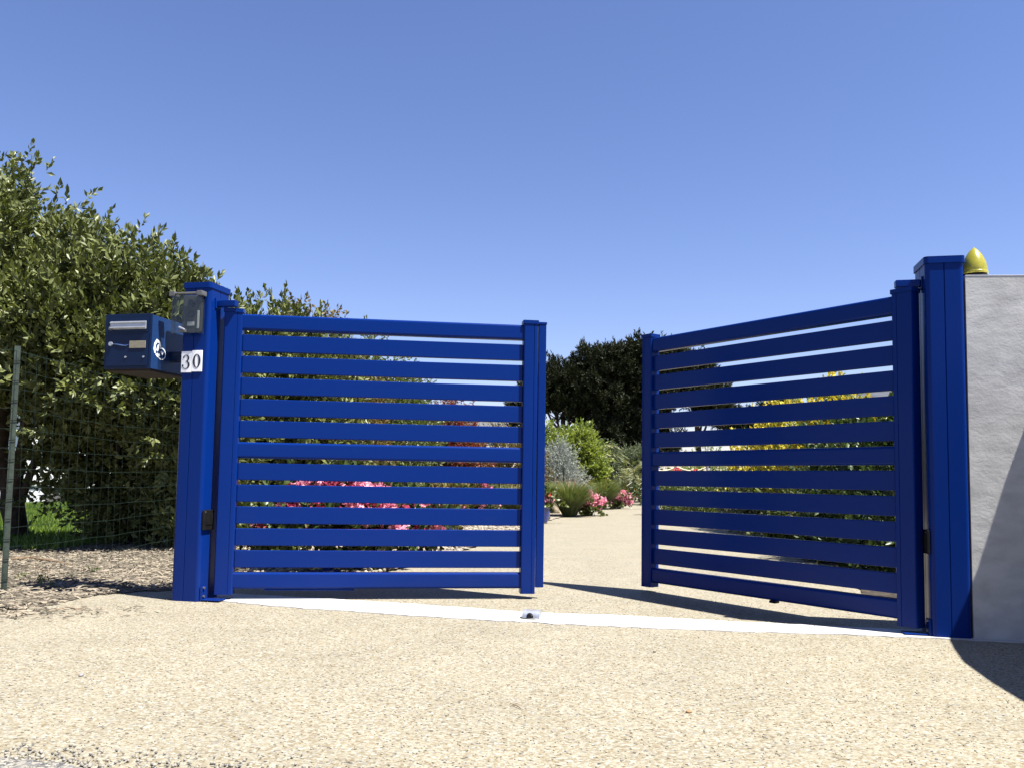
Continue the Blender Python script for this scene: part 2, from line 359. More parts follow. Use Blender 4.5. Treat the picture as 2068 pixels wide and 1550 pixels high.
def blades(name, loc, n, h, spread, wd, m, parent, seed, r0=.05, lean=.8, tintpow=1):
    """a tuft: narrow blades that rise from one foot and arch outwards"""
    rng = np.random.default_rng(seed); a = rng.uniform(0, 2 * np.pi, n); b = np.stack([np.cos(a), np.sin(a), 0 * a], 1)
    base = b * (rng.uniform(0, 1, n) ** .5 * r0)[:, None]; hh = h * rng.uniform(.55, 1.1, n); le = spread * rng.uniform(.05, 1, n) ** lean
    side = np.stack([-np.sin(a), np.cos(a), 0 * a], 1) * (wd * .5)
    rows = []
    for f in (0, .4, .75, 1):
        p = base + b * (le * f ** 1.7)[:, None] + np.array([0, 0, 1]) * (hh * (f - .18 * f ** 3))[:, None]
        w = (1 - f ** 2 * .95); rows.append(np.stack([p - side * w, p + side * w], 1))
    V = np.stack(rows, 1).reshape(-1, 3); i = np.arange(n)[:, None] * 8
    Fc = np.stack([np.hstack([i + 2 * j, i + 2 * j + 1, i + 2 * j + 3, i + 2 * j + 2]) for j in range(3)], 1).reshape(-1, 4)
    o = np_obj(name, V, Fc, m, parent, np.repeat(rng.uniform(0, 1, n) ** tintpow, 3), loc); o['kind'] = 'stuff'; return o

# ================================================================== ground
def sheet(name, P, z, m, kind='structure', edge=0, seed=1, step=.12, skirt=0):
    """flat polygon; edge: jitter of a subdivided outline"""
    rnd = random.Random(seed); Q = []
    for i, p in enumerate(P):
        q = P[(i + 1) % len(P)]; L = math.hypot(q[0] - p[0], q[1] - p[1]); n = max(1, int(L / step)) if edge else 1
        n = min(n, 160)
        for k in range(n):
            f = k / n; Q.append((p[0] + (q[0] - p[0]) * f + rnd.gauss(0, edge), p[1] + (q[1] - p[1]) * f + rnd.gauss(0, edge)))
    bm = bmesh.new(); vs_ = [bm.verts.new((x, y, z)) for x, y in Q]; f = bm.faces.new(vs_)
    if skirt:
        lo = [bm.verts.new((x, y, z - skirt)) for x, y in Q]; n = len(Q)
        for i in range(n): bm.faces.new((lo[i], lo[(i + 1) % n], vs_[(i + 1) % n], vs_[i]))
    bmesh.ops.triangulate(bm, faces=[f])
    o = bm_obj(name, bm, m, smooth=0); o['kind'] = kind; return o
sheet('ground', [(-900, -300), (900, -300), (900, 1500), (-900, 1500)], -.012, GROUNDM)
sheet('gravel_drive', [(-7, -3), (9, -3), (9, 4.6), (4.6, 6), (5.2, 16), (7.5, 26), (10, 36), (5, 36), (2.2, 22), (1.0, 16), (-1, 12), (-2.4, 7), (-7, 7)], 0, GRAVEL, edge=.004, step=.5)
sheet('road', [(-4.5, 2.3), (-2.6, 2.12), (-1.5, 2.02), (-1.2, 1.985), (-1.0, 1.93), (-.8, 1.87), (-.4, 1.75), (.3, 1.7), (3, 1.55), (6.9, 1.5), (6.9, -2.9), (-6.9, -2.9), (-6.9, 2.6)], .004, ROADM, edge=.006, seed=4, step=.03)
TF = [(-1.64, 4.512), (-1.598, 4.497), (-1.4, 4.385), (-1.214, 4.3), (-.95, 4.2), (-.668, 4.116), (-.3, 4.0), (.106, 3.905), (.45, 3.835), (.808, 3.775), (1.439, 3.715), (1.863, 3.653), (2.2, 3.585), (2.9, 3.43)]
TB = [(2.9, 3.62), (2.2, 3.775), (1.884, 3.85), (1.619, 3.9), (1.147, 4.0), (.6, 4.134), (.412, 4.161), (.053, 4.218), (-.387, 4.386), (-1.025, 4.579), (-1.504, 4.7), (-1.66, 4.74)]
sheet('threshold', TF + TB, .004, CONC, edge=.006, seed=9, step=.05, skirt=.008)
MULCH = [(-7, 3.62), (-3.4, 3.8), (-2.6, 3.93), (-2.354, 4.0), (-2.24, 4.18), (-2.2, 4.55), (-2.02, 4.72), (-1.86, 4.8), (-1.72, 4.95), (-1.75, 6.2), (-2.1, 7.0), (-2.5, 7.5), (-3.6, 7.6), (-7, 7.4)]
sheet('mulch_bed', MULCH, .004, MULCHM, edge=.02, seed=5, step=.05)
sheet('lawn', [(-30, 6.9), (-4.2, 7.0), (-3.6, 9.4), (-2.5, 9.6), (-2.5, 24), (-30, 24)], .009, LAWNM, edge=.02, seed=6, step=.2)
PEBB = [(-1.72, 5.02), (-1.2, 5.1), (-.98, 5.5), (-.6, 6.6), (-.1, 9.6), (.51, 13.3), (1.28, 16.8), (2.35, 21), (5.2, 34), (3.4, 34), (.8, 21), (-1.4, 14), (-2.45, 10), (-2.4, 7.3), (-1.78, 6.3)]
sheet('pebble_bed', PEBB, .013, PEBBM, edge=.02, seed=7, step=.1)
BED = [(2.05, 5.0), (2.3, 5.7), (2.6, 7.0), (3.0, 8.9), (3.35, 11), (3.95, 16.3), (5.3, 23), (7.4, 34), (12, 34), (10, 5), (4, 4.3)]
sheet('planting_bed', BED, .006, SOIL, edge=.02, seed=8, step=.1)

def inside(P, poly):
    x, y = P[:, 0], P[:, 1]; r = np.zeros(len(P), bool); n = len(poly)
    for i in range(n):
        (x1, y1), (x2, y2) = poly[i], poly[(i + 1) % n]
        c = ((y1 > y) != (y2 > y)) & (x < (x2 - x1) * (y - y1) / (y2 - y1 + 1e-12) + x1); r ^= c
    return r
ICO = None
def scatter_stones(name, P, r, m, seed, flat=.6):
    global ICO
    if ICO is None:
        bm = bmesh.new(); bmesh.ops.create_icosphere(bm, subdivisions=1, radius=1)
        ICO = (np.array([v.co[:] for v in bm.verts]), np.array([[v.index for v in f.verts] for f in bm.faces])); bm.free()
    rng = np.random.default_rng(seed); n = len(P); v, f = ICO
    s = r[:, None] * rng.uniform(.7, 1.3, (n, 3)); s[:, 2] *= flat
    a = rng.uniform(0, 6.28, n); c, si = np.cos(a), np.sin(a)
    q = v[None] * (1 + rng.normal(size=(n, len(v), 1)) * .1) * s[:, None]
    X = q[..., 0] * c[:, None] - q[..., 1] * si[:, None]; Y = q[..., 0] * si[:, None] + q[..., 1] * c[:, None]
    V = np.stack([X, Y, q[..., 2]], -1) + P[:, None]; V = V.reshape(-1, 3)
    Fc = (f[None] + (np.arange(n) * len(v))[:, None, None]).reshape(-1, 3)
    o = np_obj(name, V, Fc, m, None, np.repeat(rng.uniform(0, 1, n), len(f)), smooth=True); o['kind'] = 'stuff'; return o
rng = np.random.default_rng(3)
# loose grains lying on the bound gravel, thicker near the camera and where the surface is worn
n = 5200
y = 1.5 + 3.2 * rng.uniform(0, 1, n) ** 1.3; x = rng.uniform(-.68, .68, n) * (y + .4)
P = np.stack([x, y, np.full(n, .0015)], 1); it = inside(P, TF + TB); P[it, 2] = .0055; P = P[~it | (rng.uniform(0, 1, n) < .35)]
o = scatter_stones('loose_gravel', P, rng.uniform(.0015, .0032, len(P)), GRAIN, 5, .7); tag(o, 'loose beige gravel grains scattered over the drive in front of the gate', 'gravel')
n = 1700
x = rng.uniform(-1.6, .35, n); y = 1.98 - .18 * np.clip(x + 1.2, 0, 3) + rng.normal(0, .055, n)
o = scatter_stones('loose_road_stones', np.stack([x, y, np.full(n, .004)], 1), rng.uniform(.0018, .0045, n), leafmat('grey_road_stone', (.09, .087, .08), (.28, .26, .215), 0, .75, .3), 15, .7); tag(o, 'loose grey stones along the road edge at the bottom left corner', 'gravel')
P = np.stack([rng.uniform(-2.5, .5, 9000), rng.uniform(5, 14, 9000), np.full(9000, .017)], 1); P = P[inside(P, PEBB)]
o = scatter_stones('bed_pebbles', P, rng.uniform(.010, .026, len(P)), PEBBLE, 6); tag(o, 'pale coarse pebbles covering the flower border along the drive', 'pebbles')
# wood chips and dead stalks
def chips(name, P, ln, wd, m, seed, tilt=.18):
    r_ = np.random.default_rng(seed); n = len(P); a = r_.normal(0, .75, n) + (r_.uniform(0, 1, n) < .3) * 1.57
    D = unit(np.stack([np.cos(a), np.sin(a), r_.normal(0, tilt, n)], 1)); S = unit(np.cross(D, [0, 0, 1.])); N = np.cross(S, D)
    l = (ln * r_.uniform(.4, 1.4, n))[:, None] * .5; w = (wd * r_.uniform(.5, 1.4, n))[:, None] * .5
    V = np.stack([P - D * l - S * w, P - D * l + S * w, P + D * l + S * w * .6, P + D * l - S * w * .6, P - D * l * .6 + N * w * 1.1, P + D * l * .7 + N * w], 1).reshape(-1, 3)
    i = np.arange(n)[:, None] * 6
    Fc = np.stack([np.hstack([i + a_, i + b_, i + c_]) for a_, b_, c_ in ((0, 4, 1), (1, 4, 5), (1, 5, 2), (2, 5, 3), (3, 5, 4), (3, 4, 0))], 1).reshape(-1, 3)
    return np_obj(name, V, Fc, m, None, np.repeat(r_.uniform(0, 1, n) ** 1.3, 6))
P = np.stack([rng.uniform(-4.6, -1.7, 16000), rng.uniform(3.9, 7.6, 16000), rng.uniform(.006, .03, 16000)], 1); P = P[inside(P, MULCH)]
k = rng.normal(size=(1200, 2)) * [.36, .085] + [-2.72, 4.0]; k2 = rng.normal(size=(60, 2)) * [.22, .10] + [-2.4, 3.86]; k = np.concatenate([k, k2])
P = np.concatenate([P, np.concatenate([k, rng.uniform(.003, .012, (len(k), 1))], 1)])
o = chips('wood_chips', P, .05, .0075, CHIP, 8); o['kind'] = 'stuff'; tag(o, 'dry wood chips and dead stalks between the wire fence and the gate post', 'mulch')
# grass of the lawn
n = 60000; gx = rng.uniform(-9.5, -2.6, n); gy = 6.9 + 13.5 * rng.uniform(0, 1, n) ** 1.2
GP = np.stack([gx, gy, np.full(n, .01)], 1); GP = GP[~((gx > -3.7) & (gy < 9.5))]; n = len(GP); D = unit(np.stack([rng.normal(0, .35, n), rng.normal(0, .35, n), np.ones(n)], 1))
V, Fc = leaf_mesh(GP, D, .075, .014, rng, .1)
o = np_obj('grass', V, Fc, GRASSM, None, np.repeat(rng.uniform(0, 1, n), 2)); o['kind'] = 'stuff'; tag(o, 'short green lawn grass behind the wire fence', 'grass')

# ================================================================== gate posts
AW = R(-12.13)
UW = Vector((math.cos(AW), math.sin(AW), 0)); VW = Vector((-math.sin(AW), math.cos(AW), 0))
LP = Vector((-1.745, 4.424, 0)); RP = Vector((1.970, 3.655, 0))
PW, PD, PH = .158, .195, 1.655
def gate_post(origin, x0, label, hinge_side):
    """local x along the opening, local y backwards; front face on y = 0"""
    t = empty('gate_post', origin, AW, label, 'gate post', 'pair of blue gate posts')
    x1 = x0 + PW
    prism('shaft', rrect(x0, x1, 0, PD, .02, {0: [.45 if hinge_side > 0 else .48], 1: [.5], 2: [.5], 3: [.5]}), 0, PH - .018, BLUE, t)
    bm = bmesh.new(); extrude(bm, rrect(x0 - .005, x1 + .005, -.005, PD + .005, .018), PH - .03, PH - .004)
    top = [f for f in bm.faces if f.normal.z > .9 or all(abs(v.co.z - (PH - .004)) < 1e-6 for v in f.verts)]
    r = bmesh.ops.inset_region(bm, faces=top[-1:], thickness=.012, depth=0)
    for v in top[-1].verts: v.co.z = PH
    bm_obj('post_cap', bm, BLUE, t, smooth=30)
    xe = x1 if hinge_side > 0 else x0; s = hinge_side
    def bx(name, a, b, y0, y1, z0, z1, m=BLUE, bev=.004, parent=t):
        lo, hi = sorted((xe + s * a, xe + s * b)); return boxo(name, (lo, hi, y0, y1, z0, z1), m, parent, bev)
    hb = bx('hinge_bracket', .0075, .11, .055, .095, 1.535, 1.568)
    bx('hinge_plate', .001, .007, .045, .10, 1.525, 1.58, bev=.002, parent=hb)
    fb = bx('floor_pivot', .001, .010, .01, .065, .001, .075, bev=.002)
    bx('pivot_plate', .0105, .11, .01, .085, .005, .012, parent=fb)
    for z in (.025, .068):
        bm = bmesh.new(); cyl(bm, (xe + s * .0105, .03, z), (xe + s * .018, .03, z), .006, 8); bm_obj('bolt', bm, STEEL, fb)
    return t
post_l = gate_post(LP, 0, 'blue gate post with the white number 30 and the intercom on its front', 1)
post_r = gate_post(RP, -PW, 'blue gate post standing against the grey rendered wall', -1)

# ================================================================== gate leaves
LW, ZB, ZT = 1.688, .030, 1.530
SLAT_W, END_W = .095, .080
slat_me = None; rail_me = None
def gate_leaf(origin, ang, hinge_at_zero, label):
    global slat_me, rail_me
    t = empty('gate_leaf', (*origin, 0), ang, label, 'gate', 'pair of blue gate leaves')
    if hinge_at_zero: xs = ((0, SLAT_W), (LW - END_W, LW)); r0 = SLAT_W
    else: xs = ((0, END_W), (LW - SLAT_W, LW)); r0 = END_W
    for i, (a, b) in enumerate(xs):
        prism('stile', rrect(a, b, 0, .075, .010, {0: [.73 if hinge_at_zero else .27]}, .0015, .003, 3), ZB, ZT - .02, BLUE, t)
        bm = bmesh.new(); extrude(bm, rrect(a - .004, b + .004, -.004, .079, .007, None, 0, 0, 3), ZT - .0195, ZT)
        bm_obj('stile_cap', bm, BLUE, t, smooth=30)
    L = LW - SLAT_W - END_W
    if slat_me is None:
        bm = bmesh.new(); box(bm, 0, L, 0, .030, 0, .0899, .004, 3); o = bm_obj('slat', bm, BLUE); slat_me = o.data; bpy.data.objects.remove(o)
        bm = bmesh.new(); extrude(bm, [(p[1], p[0]) for p in reversed(rrect(0, .085, 0, .055, .013, None, 0, 0, 5))], 0, L)
        # profile runs along z now; turn it so that it runs along x
        for v in bm.verts: v.co = (v.co.z, v.co.x, v.co.y)
        bmesh.ops.recalc_face_normals(bm, faces=bm.faces)
        o = bm_obj('rail', bm, BLUE, smooth=30); rail_me = o.data; bpy.data.objects.remove(o)
    z = .057; gap = .0245
    for i in range(13):
        if i in (0, 6, 12): link('rail', rail_me, t, (r0, .012, z)); z += .085 + gap
        else: link('slat', slat_me, t, (r0, .022, z)); z += .0899 + gap
    if hinge_at_zero:
        prism('meeting_strip', rrect(LW + .006, LW + .050, .022, .060, .005, None, 0, 0, 3), .062, 1.512, BLUE, t)
        boxo('strip_cap', (LW + .004, LW + .053, .019, .063, 1.512, 1.526), BLUE, t)
        boxo('drop_bolt', (.25, .72, .022, .058, .046, .0565), BLUE, t, .006)
    else:
        boxo('drop_bolt', (.90, .94, .018, .058, .042, .0565), BLACK, t, .006)
    return t
leaf_l = gate_leaf((-1.534, 4.449), R(7.58), True, 'sunlit blue slatted gate leaf hinged on the number 30 post')
leaf_r = gate_leaf((.778, 5.094), R(-54.12), False, 'shaded dark blue slatted gate leaf swung back beside the grey wall')

def lpos(origin, u, v, z): return origin + UW * u + VW * v + Vector((0, 0, z))
# gate sensors
def sensor(P, sx, label):
    t = empty('gate_sensor', P, AW, label, 'sensor', 'black gate sensors')
    a, b = sorted((0, sx * .014)); boxo('housing', (a, b, -.05, .045, -.052, .052), BLACK, t, .005)
    c, d = sorted((sx * .0142, sx * .017)); boxo('lens', (c, d, -.033, .03, -.025, .035), BLACK, t, .0015)
    bm = bmesh.new(); cyl(bm, (sx * .0142, -.04, .042), (sx * .016, -.04, .042), .004, 8); bm_obj('screw', bm, STEEL, t)
sensor(lpos(LP, PW + .0005, .055, .415), 1, 'small black sensor on the inner side of the number 30 post')
sensor(lpos(RP, -PW - .0005, .055, .405), -1, 'small black sensor on the post beside the grey wall')

# ================================================================== house number
def ribbon(bm, pts, y, th):
    """pen stroke of varying width in the x/z plane, front at y; points (x, z, width)"""
    n = len(pts); L = []; Rr = []
    for i, (x, z, w) in enumerate(pts):
        a, b = pts[max(i - 1, 0)], pts[min(i + 1, n - 1)]
        dx, dz = b[0] - a[0], b[1] - a[1]; l = math.hypot(dx, dz) or 1; nx, nz = -dz / l * w / 2, dx / l * w / 2
        L.append((x + nx, z + nz)); Rr.append((x - nx, z - nz))
    f = [[bm.verts.new((p[0], yy, p[1])) for p in L] + [bm.verts.new((p[0], yy, p[1])) for p in Rr] for yy in (y, y + th)]
    for i in range(n - 1):
        bm.faces.new((f[0][i], f[0][i + 1], f[0][n + i + 1], f[0][n + i]))
        bm.faces.new((f[0][i], f[1][i], f[1][i + 1], f[0][i + 1])); bm.faces.new((f[0][n + i], f[0][n + i + 1], f[1][n + i + 1], f[1][n + i]))
    bmesh.ops.recalc_face_normals(bm, faces=bm.faces)
def dot(bm, x, z, r, y, th):
    ribbon(bm, [(x - r * math.cos(a), z, max(.0004, 2 * r * math.sin(a))) for a in [math.pi * k / 8 for k in range(9)]], y, th)
num = empty('house_number', lpos(LP, .008, -.0005, 1.178), AW, 'two white number tiles reading 30 on the blue post front', 'house number')
for i, dz in ((0, 0), (1, .004)):
    tl = boxo('number_tile', (i * .0605, i * .0605 + .0595, -.006, 0, dz, .111 + dz), WHITE, num, .0015)
    cx, cz = i * .0605 + .030, .0555 + dz; h = .072
    bm = bmesh.new()
    if i == 0:
        pts = []
        for k in range(11):                                     # upper bowl
            a = R(150 - 235 * k / 10); pts.append((cx - .002 + .0145 * math.cos(a), cz + .019 + .0165 * math.sin(a), .0032 + .006 * max(0, math.cos(a)) ** 1.5))
        ribbon(bm, pts, -.0075, .001)
        pts = []
        for k in range(13):
            a = R(88 - 250 * k / 12); pts.append((cx - .003 + .0185 * math.cos(a), cz - .0165 + .0195 * math.sin(a), .0032 + .0075 * max(0, math.cos(a)) ** 1.5))
        ribbon(bm, pts, -.0072, .001)
        dot(bm, cx - .0150, cz + .0235, .0046, -.0078, .001); dot(bm, cx - .0195, cz - .0195, .0052, -.0079, .001)
    else:
        pts = []
        for k in range(33):
            a = 2 * math.pi * k / 32; pts.append((cx + .0165 * math.cos(a), cz + .0345 * math.sin(a), .003 + .0085 * abs(math.cos(a)) ** 1.6))
        ribbon(bm, pts, -.0075, .001)
    bm_obj('digit', bm, INK, tl, smooth=0)

# ================================================================== intercom
ic = empty('intercom', lpos(LP, .0, -.0005, 1.375), AW, 'grey door intercom with clear rain cover high on the blue post', 'intercom')
hs_ = boxo('housing', (.015, .124, -.024, 0, .012, .206), PLAST, ic, .006)
bm = bmesh.new(); cyl(bm, (.066, -.0245, .165), (.066, -.030, .165), .018, 20); o = bm_obj('camera_lens', bm, DARKP, ic)
bm = bmesh.new(); cyl(bm, (.066, -.0302, .165), (.066, -.032, .165), .009, 16); bm_obj('lens_glass', bm, GLASS, o)
bm = bmesh.new()
for k in range(24):
    a0, a1 = 2 * math.pi * k / 24, 2 * math.pi * (k + 1) / 24
    tube(bm, [(.066 + .016 * math.cos(a0), -.0255, .108 + .016 * math.sin(a0)), (.066 + .016 * math.cos(a1), -.0255, .108 + .016 * math.sin(a1))], .0025, 5)
bm_obj('speaker_ring', bm, DARKP, ic)
boxo('name_label', (.047, .088, -.0265, -.0242, .045, .066), PALE, ic, .0008)
boxo('light_strip', (.103, .116, -.0275, -.0242, .03, .125), PALE, ic, .002)
cv = boxo('rain_cover', (-.036, .132, -.047, -.043, .002, .205), CLEAR, ic, .001)
for a, b in ((-.036, -.032), (.128, .132)): boxo('cover_side', (a, b, -.0425, -.004, .002, .205), CLEAR, cv, .001)
bm = bmesh.new(); cyl(bm, (-.045, -.040, .214), (.138, -.040, .214), .0065, 10)
for x in (-.036, .124): box(bm, x - .016, x + .016, -.05, -.002, .200, .226, .003)
bm_obj('hinge_bar', bm, STEEL, ic)
lk = boxo('latch', (.018, .060, -.058, -.0475, .006, .020), STEEL, ic, .002)
bm = bmesh.new(); tube(bm, [(.02, -.055, .034), (.045, -.056, .024), (.055, -.056, .018)], [.006, .005, .004], 6); bm_obj('key', bm, ALU, lk)

# ================================================================== mailbox
mb = empty('mailbox', lpos(LP, -.122, -.09, 1.192), AW, 'navy blue mailbox with silver slot flap left of the number 30 post', 'mailbox')
bw, bh, bd = .264, .282, .36
bm = bmesh.new(); box(bm, -bw, 0, .012, bd, 0, bh, .003)
bm_obj('body', bm, mat('blue_mailbox_sunlit', (.010, .032, .105), .32, .2), mb)  # lighter than the front: sun on the box side put into its colour
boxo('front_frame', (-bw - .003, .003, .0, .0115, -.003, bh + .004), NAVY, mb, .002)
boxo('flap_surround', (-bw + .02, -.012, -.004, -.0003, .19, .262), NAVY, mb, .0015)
fl = boxo('slot_flap', (-bw + .032, -.02, -.011, -.0045, .203, .246), ALU, mb, .003)
bm = bmesh.new(); cyl(bm, (-bw + .034, -.012, .238), (-.022, -.012, .238), .005, 8); cyl(bm, (-bw + .034, -.012, .212), (-.022, -.012, .212), .006, 8); bm_obj('flap_ridge', bm, ALU, fl)
bm = bmesh.new(); cyl(bm, (-bw + .037, -.0045, .209), (-bw + .037, -.016, .209), .011, 12); bm_obj('flap_end', bm, STEEL, fl)
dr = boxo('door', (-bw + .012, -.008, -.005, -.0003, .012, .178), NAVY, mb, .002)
bm = bmesh.new(); cyl(bm, (-bw + .04, -.0052, .128), (-bw + .04, -.014, .128), .011, 14); bm_obj('lock', bm, ALU, dr)
boxo('name_plate', (-.115, -.020, -.0085, -.0052, .104, .142), KHAKI, dr, .001)
for x in (-.135, -.03):
    bm = bmesh.new(); cyl(bm, (x, -.0052, .058), (x, -.009, .058), .0055, 10); bm_obj('rivet', bm, ALU, dr)
bm = bmesh.new(); tube(bm, [(-bw + .05, -.0062, .127), (-.19, -.0062, .126), (-.16, -.0062, .120), (-.135, -.0062, .118), (-.118, -.0062, .124)], [.0012, .0028, .0034, .0026, .001], 6)
bm_obj('reflection_line', bm, mat('pale_blue_reflection', (.05, .09, .22), .3), dr)  # wavy reflection on the door, built as a pale blue line
boxo('bottom_tray', (-bw + .01, -.01, .02, bd - .02, -.012, -.0005), mat('rusty_tray', (.013, .006, .006), .7, var=.4, vscale=20), mb, .002)
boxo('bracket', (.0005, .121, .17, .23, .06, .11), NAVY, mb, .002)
stk = mat('white_sticker', (.75, .77, .8), .4)
bm = bmesh.new()
def side_ribbon(pts):                                            # drawn in (back, up) on the box's right side
    b2 = bmesh.new(); ribbon(b2, pts, 0, .0008)
    for f in b2.faces: bm.faces.new([bm.verts.new((.0008 - v.co.y + .0006, v.co.x, v.co.z)) for v in f.verts])
    b2.free()
side_ribbon([(.046, .085, .012), (.038, .105, .016), (.042, .132, .014), (.058, .152, .018), (.078, .146, .012), (.092, .122, .010)])
side_ribbon([(.05, .082, .010), (.066, .072, .014), (.084, .082, .012)])
side_ribbon([(.060, .098, .014), (.068, .118, .016), (.074, .134, .006)])
side_ribbon([(.100 + .034 * math.cos(a), .088 + .030 * math.sin(a), .006) for a in [R(120 - 300 * k / 16) for k in range(17)]])
side_ribbon([(.096, .10, .012), (.106, .086, .010), (.116, .098, .006)])
bmesh.ops.remove_doubles(bm, verts=bm.verts, dist=1e-6); bmesh.ops.recalc_face_normals(bm, faces=bm.faces)
bm_obj('sticker', bm, stk, mb, smooth=0)

# ================================================================== wall, lamp
def wall_prism(name, prof, y0, y1, m, parent):
    """profile in (x, z) pushed from y0 to y1"""
    bm = bmesh.new(); a = [bm.verts.new((x, y0, z)) for x, z in prof]; b = [bm.verts.new((x, y1, z)) for x, z in prof]; n = len(prof)
    for i in range(n): bm.faces.new((a[i], b[i], b[(i + 1) % n], a[(i + 1) % n]))
    bm.faces.new(a); bm.faces.new(list(reversed(b))); bmesh.ops.recalc_face_normals(bm, faces=bm.faces)
    return bm_obj(name, bm, m, parent, smooth=0)
wl = empty('wall', tuple(RP), AW, 'rough grey rendered wall right of the blue post, half in shadow', 'wall')
wall_prism('render_face', [(.006, -.05), (.70, -.05), (.70, 1.545), (.006, 1.5665)], .010, .21, PLASTER, wl)
wall_prism('coping', [(.0062, 1.5668), (.6998, 1.5453), (.6998, 1.5475), (.0062, 1.569)], .0085, .212, WHITE, wl)
# unseen occluder added as a return wall; stepped top shaped to throw the shadow
bm = bmesh.new(); prof = [(0.0, 1.42), (0.068, 1.381), (0.098, 1.313), (0.137, 1.176), (0.185, 1.137), (0.439, 1.235), (0.722, 1.323), (1.053, 1.342), (1.306, 1.323), (3.12, 1.323), (3.12, -0.05), (0.0, -0.05)]
a = [bm.verts.new((.45, -t_ + .009, z)) for t_, z in prof]; b = [bm.verts.new((.64, -t_ + .009, z)) for t_, z in prof]
for i in range(len(prof)): bm.faces.new((a[i], b[i], b[(i + 1) % len(prof)], a[(i + 1) % len(prof)]))
bm.faces.new(a); bm.faces.new(list(reversed(b))); bmesh.ops.recalc_face_normals(bm, faces=bm.faces)
bm_obj('return_shadow_caster', bm, PLASTER, wl, smooth=0)
lam = empty('warning_lamp', lpos(RP, .066, .085, 1.568), AW, 'yellow domed warning lamp on top of the grey wall', 'lamp')
bm = bmesh.new(); lathe(bm, [(.050, 0), (.052, .004), (.052, .014), (.049, .018)], 28); bm_obj('base', bm, BLACK, lam)
bm = bmesh.new(); prof = [(.0525, .0185), (.0535, .024), (.0535, .030), (.0515, .034)]
for k in range(12):
    f = k / 11; prof.append((.0495 * (1 - f ** 1.75) ** .78 + .003, .036 + .104 * f))
prof.append((.0012, .1425)); lathe(bm, prof, 32); bm_obj('dome', bm, AMBER, lam, smooth=50)
bm = bmesh.new(); lathe(bm, [(.0538, .019), (.0552, .021), (.0552, .027), (.0538, .029)], 32); bm_obj('rim', bm, AMBER, lam)

# ================================================================== gate stop
gs = empty('gate_stop', (.108, 4.03, .004), R(-13), 'small silver gate stop in the middle of the white threshold', 'gate stop')
bm = bmesh.new(); P = [(-.032 * math.cos(math.pi * k / 12) * 1.0, .005 + .033 * math.sin(math.pi * k / 12)) for k in range(13)]
P = [(-.032, 0)] + P + [(.032, 0)]
va = [[bm.verts.new((x, yy, zz)) for yy, zz in P] for x in (-.041, .041)]; nn = len(P)
for i in range(nn): bm.faces.new((va[0][i], va[1][i], va[1][(i + 1) % nn], va[0][(i + 1) % nn]))
bm.faces.new(va[0]); bm.faces.new(list(reversed(va[1]))); bmesh.ops.recalc_face_normals(bm, faces=bm.faces)
bm_obj('cover', bm, ALU, gs, smooth=35)
bm = bmesh.new(); tube(bm, [(-.004, -.03, .010), (-.004, -.046, .010)], [.017, .013], 12); bm_obj('bumper', bm, BLACK, gs)
bm = bmesh.new(); tube(bm, [(-.052, -.028, .004), (-.035, -.044, .003), (-.01, -.052, .003), (.02, -.048, .003), (.035, -.036, .003)], .0028, 6); bm_obj('wire_loop', bm, STEEL, gs)

# ================================================================== wire fence
fc = empty('wire_fence', (-2.662, 4.53, 0), 0, 'thin green wire mesh fence in front of the large shrubs', 'fence')
def fpost(x, y):
    bm = bmesh.new(); P = [(-.014, -.014), (.014, -.014), (.014, -.009), (.004, -.009), (.004, .018), (-.004, .018), (-.004, -.009), (-.014, -.009)]
    extrude(bm, [(a * 1.05, b) for a, b in P], -.1, 1.32)
    o = bm_obj('fence_post', bm, FPOST, fc, (x, y, 0), (0, 0, R(15)), smooth=0)
    bm = bmesh.new()
    for z in np.arange(.08, 1.3, .105): tube(bm, [(-.018, -.019, z), (.018, -.019, z + .004)], .0018, 4)
    ti = bm_obj('wire_ties', bm, BLACK, o); ti['kind'] = 'stuff'
fpost(0, 0); fpost(.03, 2.35); fpost(-1.95, -.08)
def mesh_run(a, b, seed):
    rnd = random.Random(seed); bm = bmesh.new(); a = Vector(a); b = Vector(b); L = (b - a).length; n = int(L / .1)
    for k in range(13):
        z = .04 + k * .105
        tube(bm, [a.lerp(b, i / 14) + Vector((rnd.gauss(0, .004), rnd.gauss(0, .006), z + rnd.gauss(0, .004) - .012 * math.sin(math.pi * ((i / 14 * L / 2.3) % 1)))) for i in range(15)], (.0009 if 0 < k < 12 else .0014), 4)
    for k in range(n + 1):
        p = a.lerp(b, k / n); ph = rnd.gauss(0, .004)
        tube(bm, [p + Vector((rnd.gauss(0, .003) + ph, rnd.gauss(0, .004), z)) for z in (.02, .35, .7, 1.0, 1.30)], .0007, 4)
    bm_obj('wire_mesh', bm, WIRE, fc, smooth=0)
mesh_run((.0, -.022, 0), (.03, 4.2, 0), 1); mesh_run((-.0, -.022, 0), (-2.6, -.1, 0), 2)

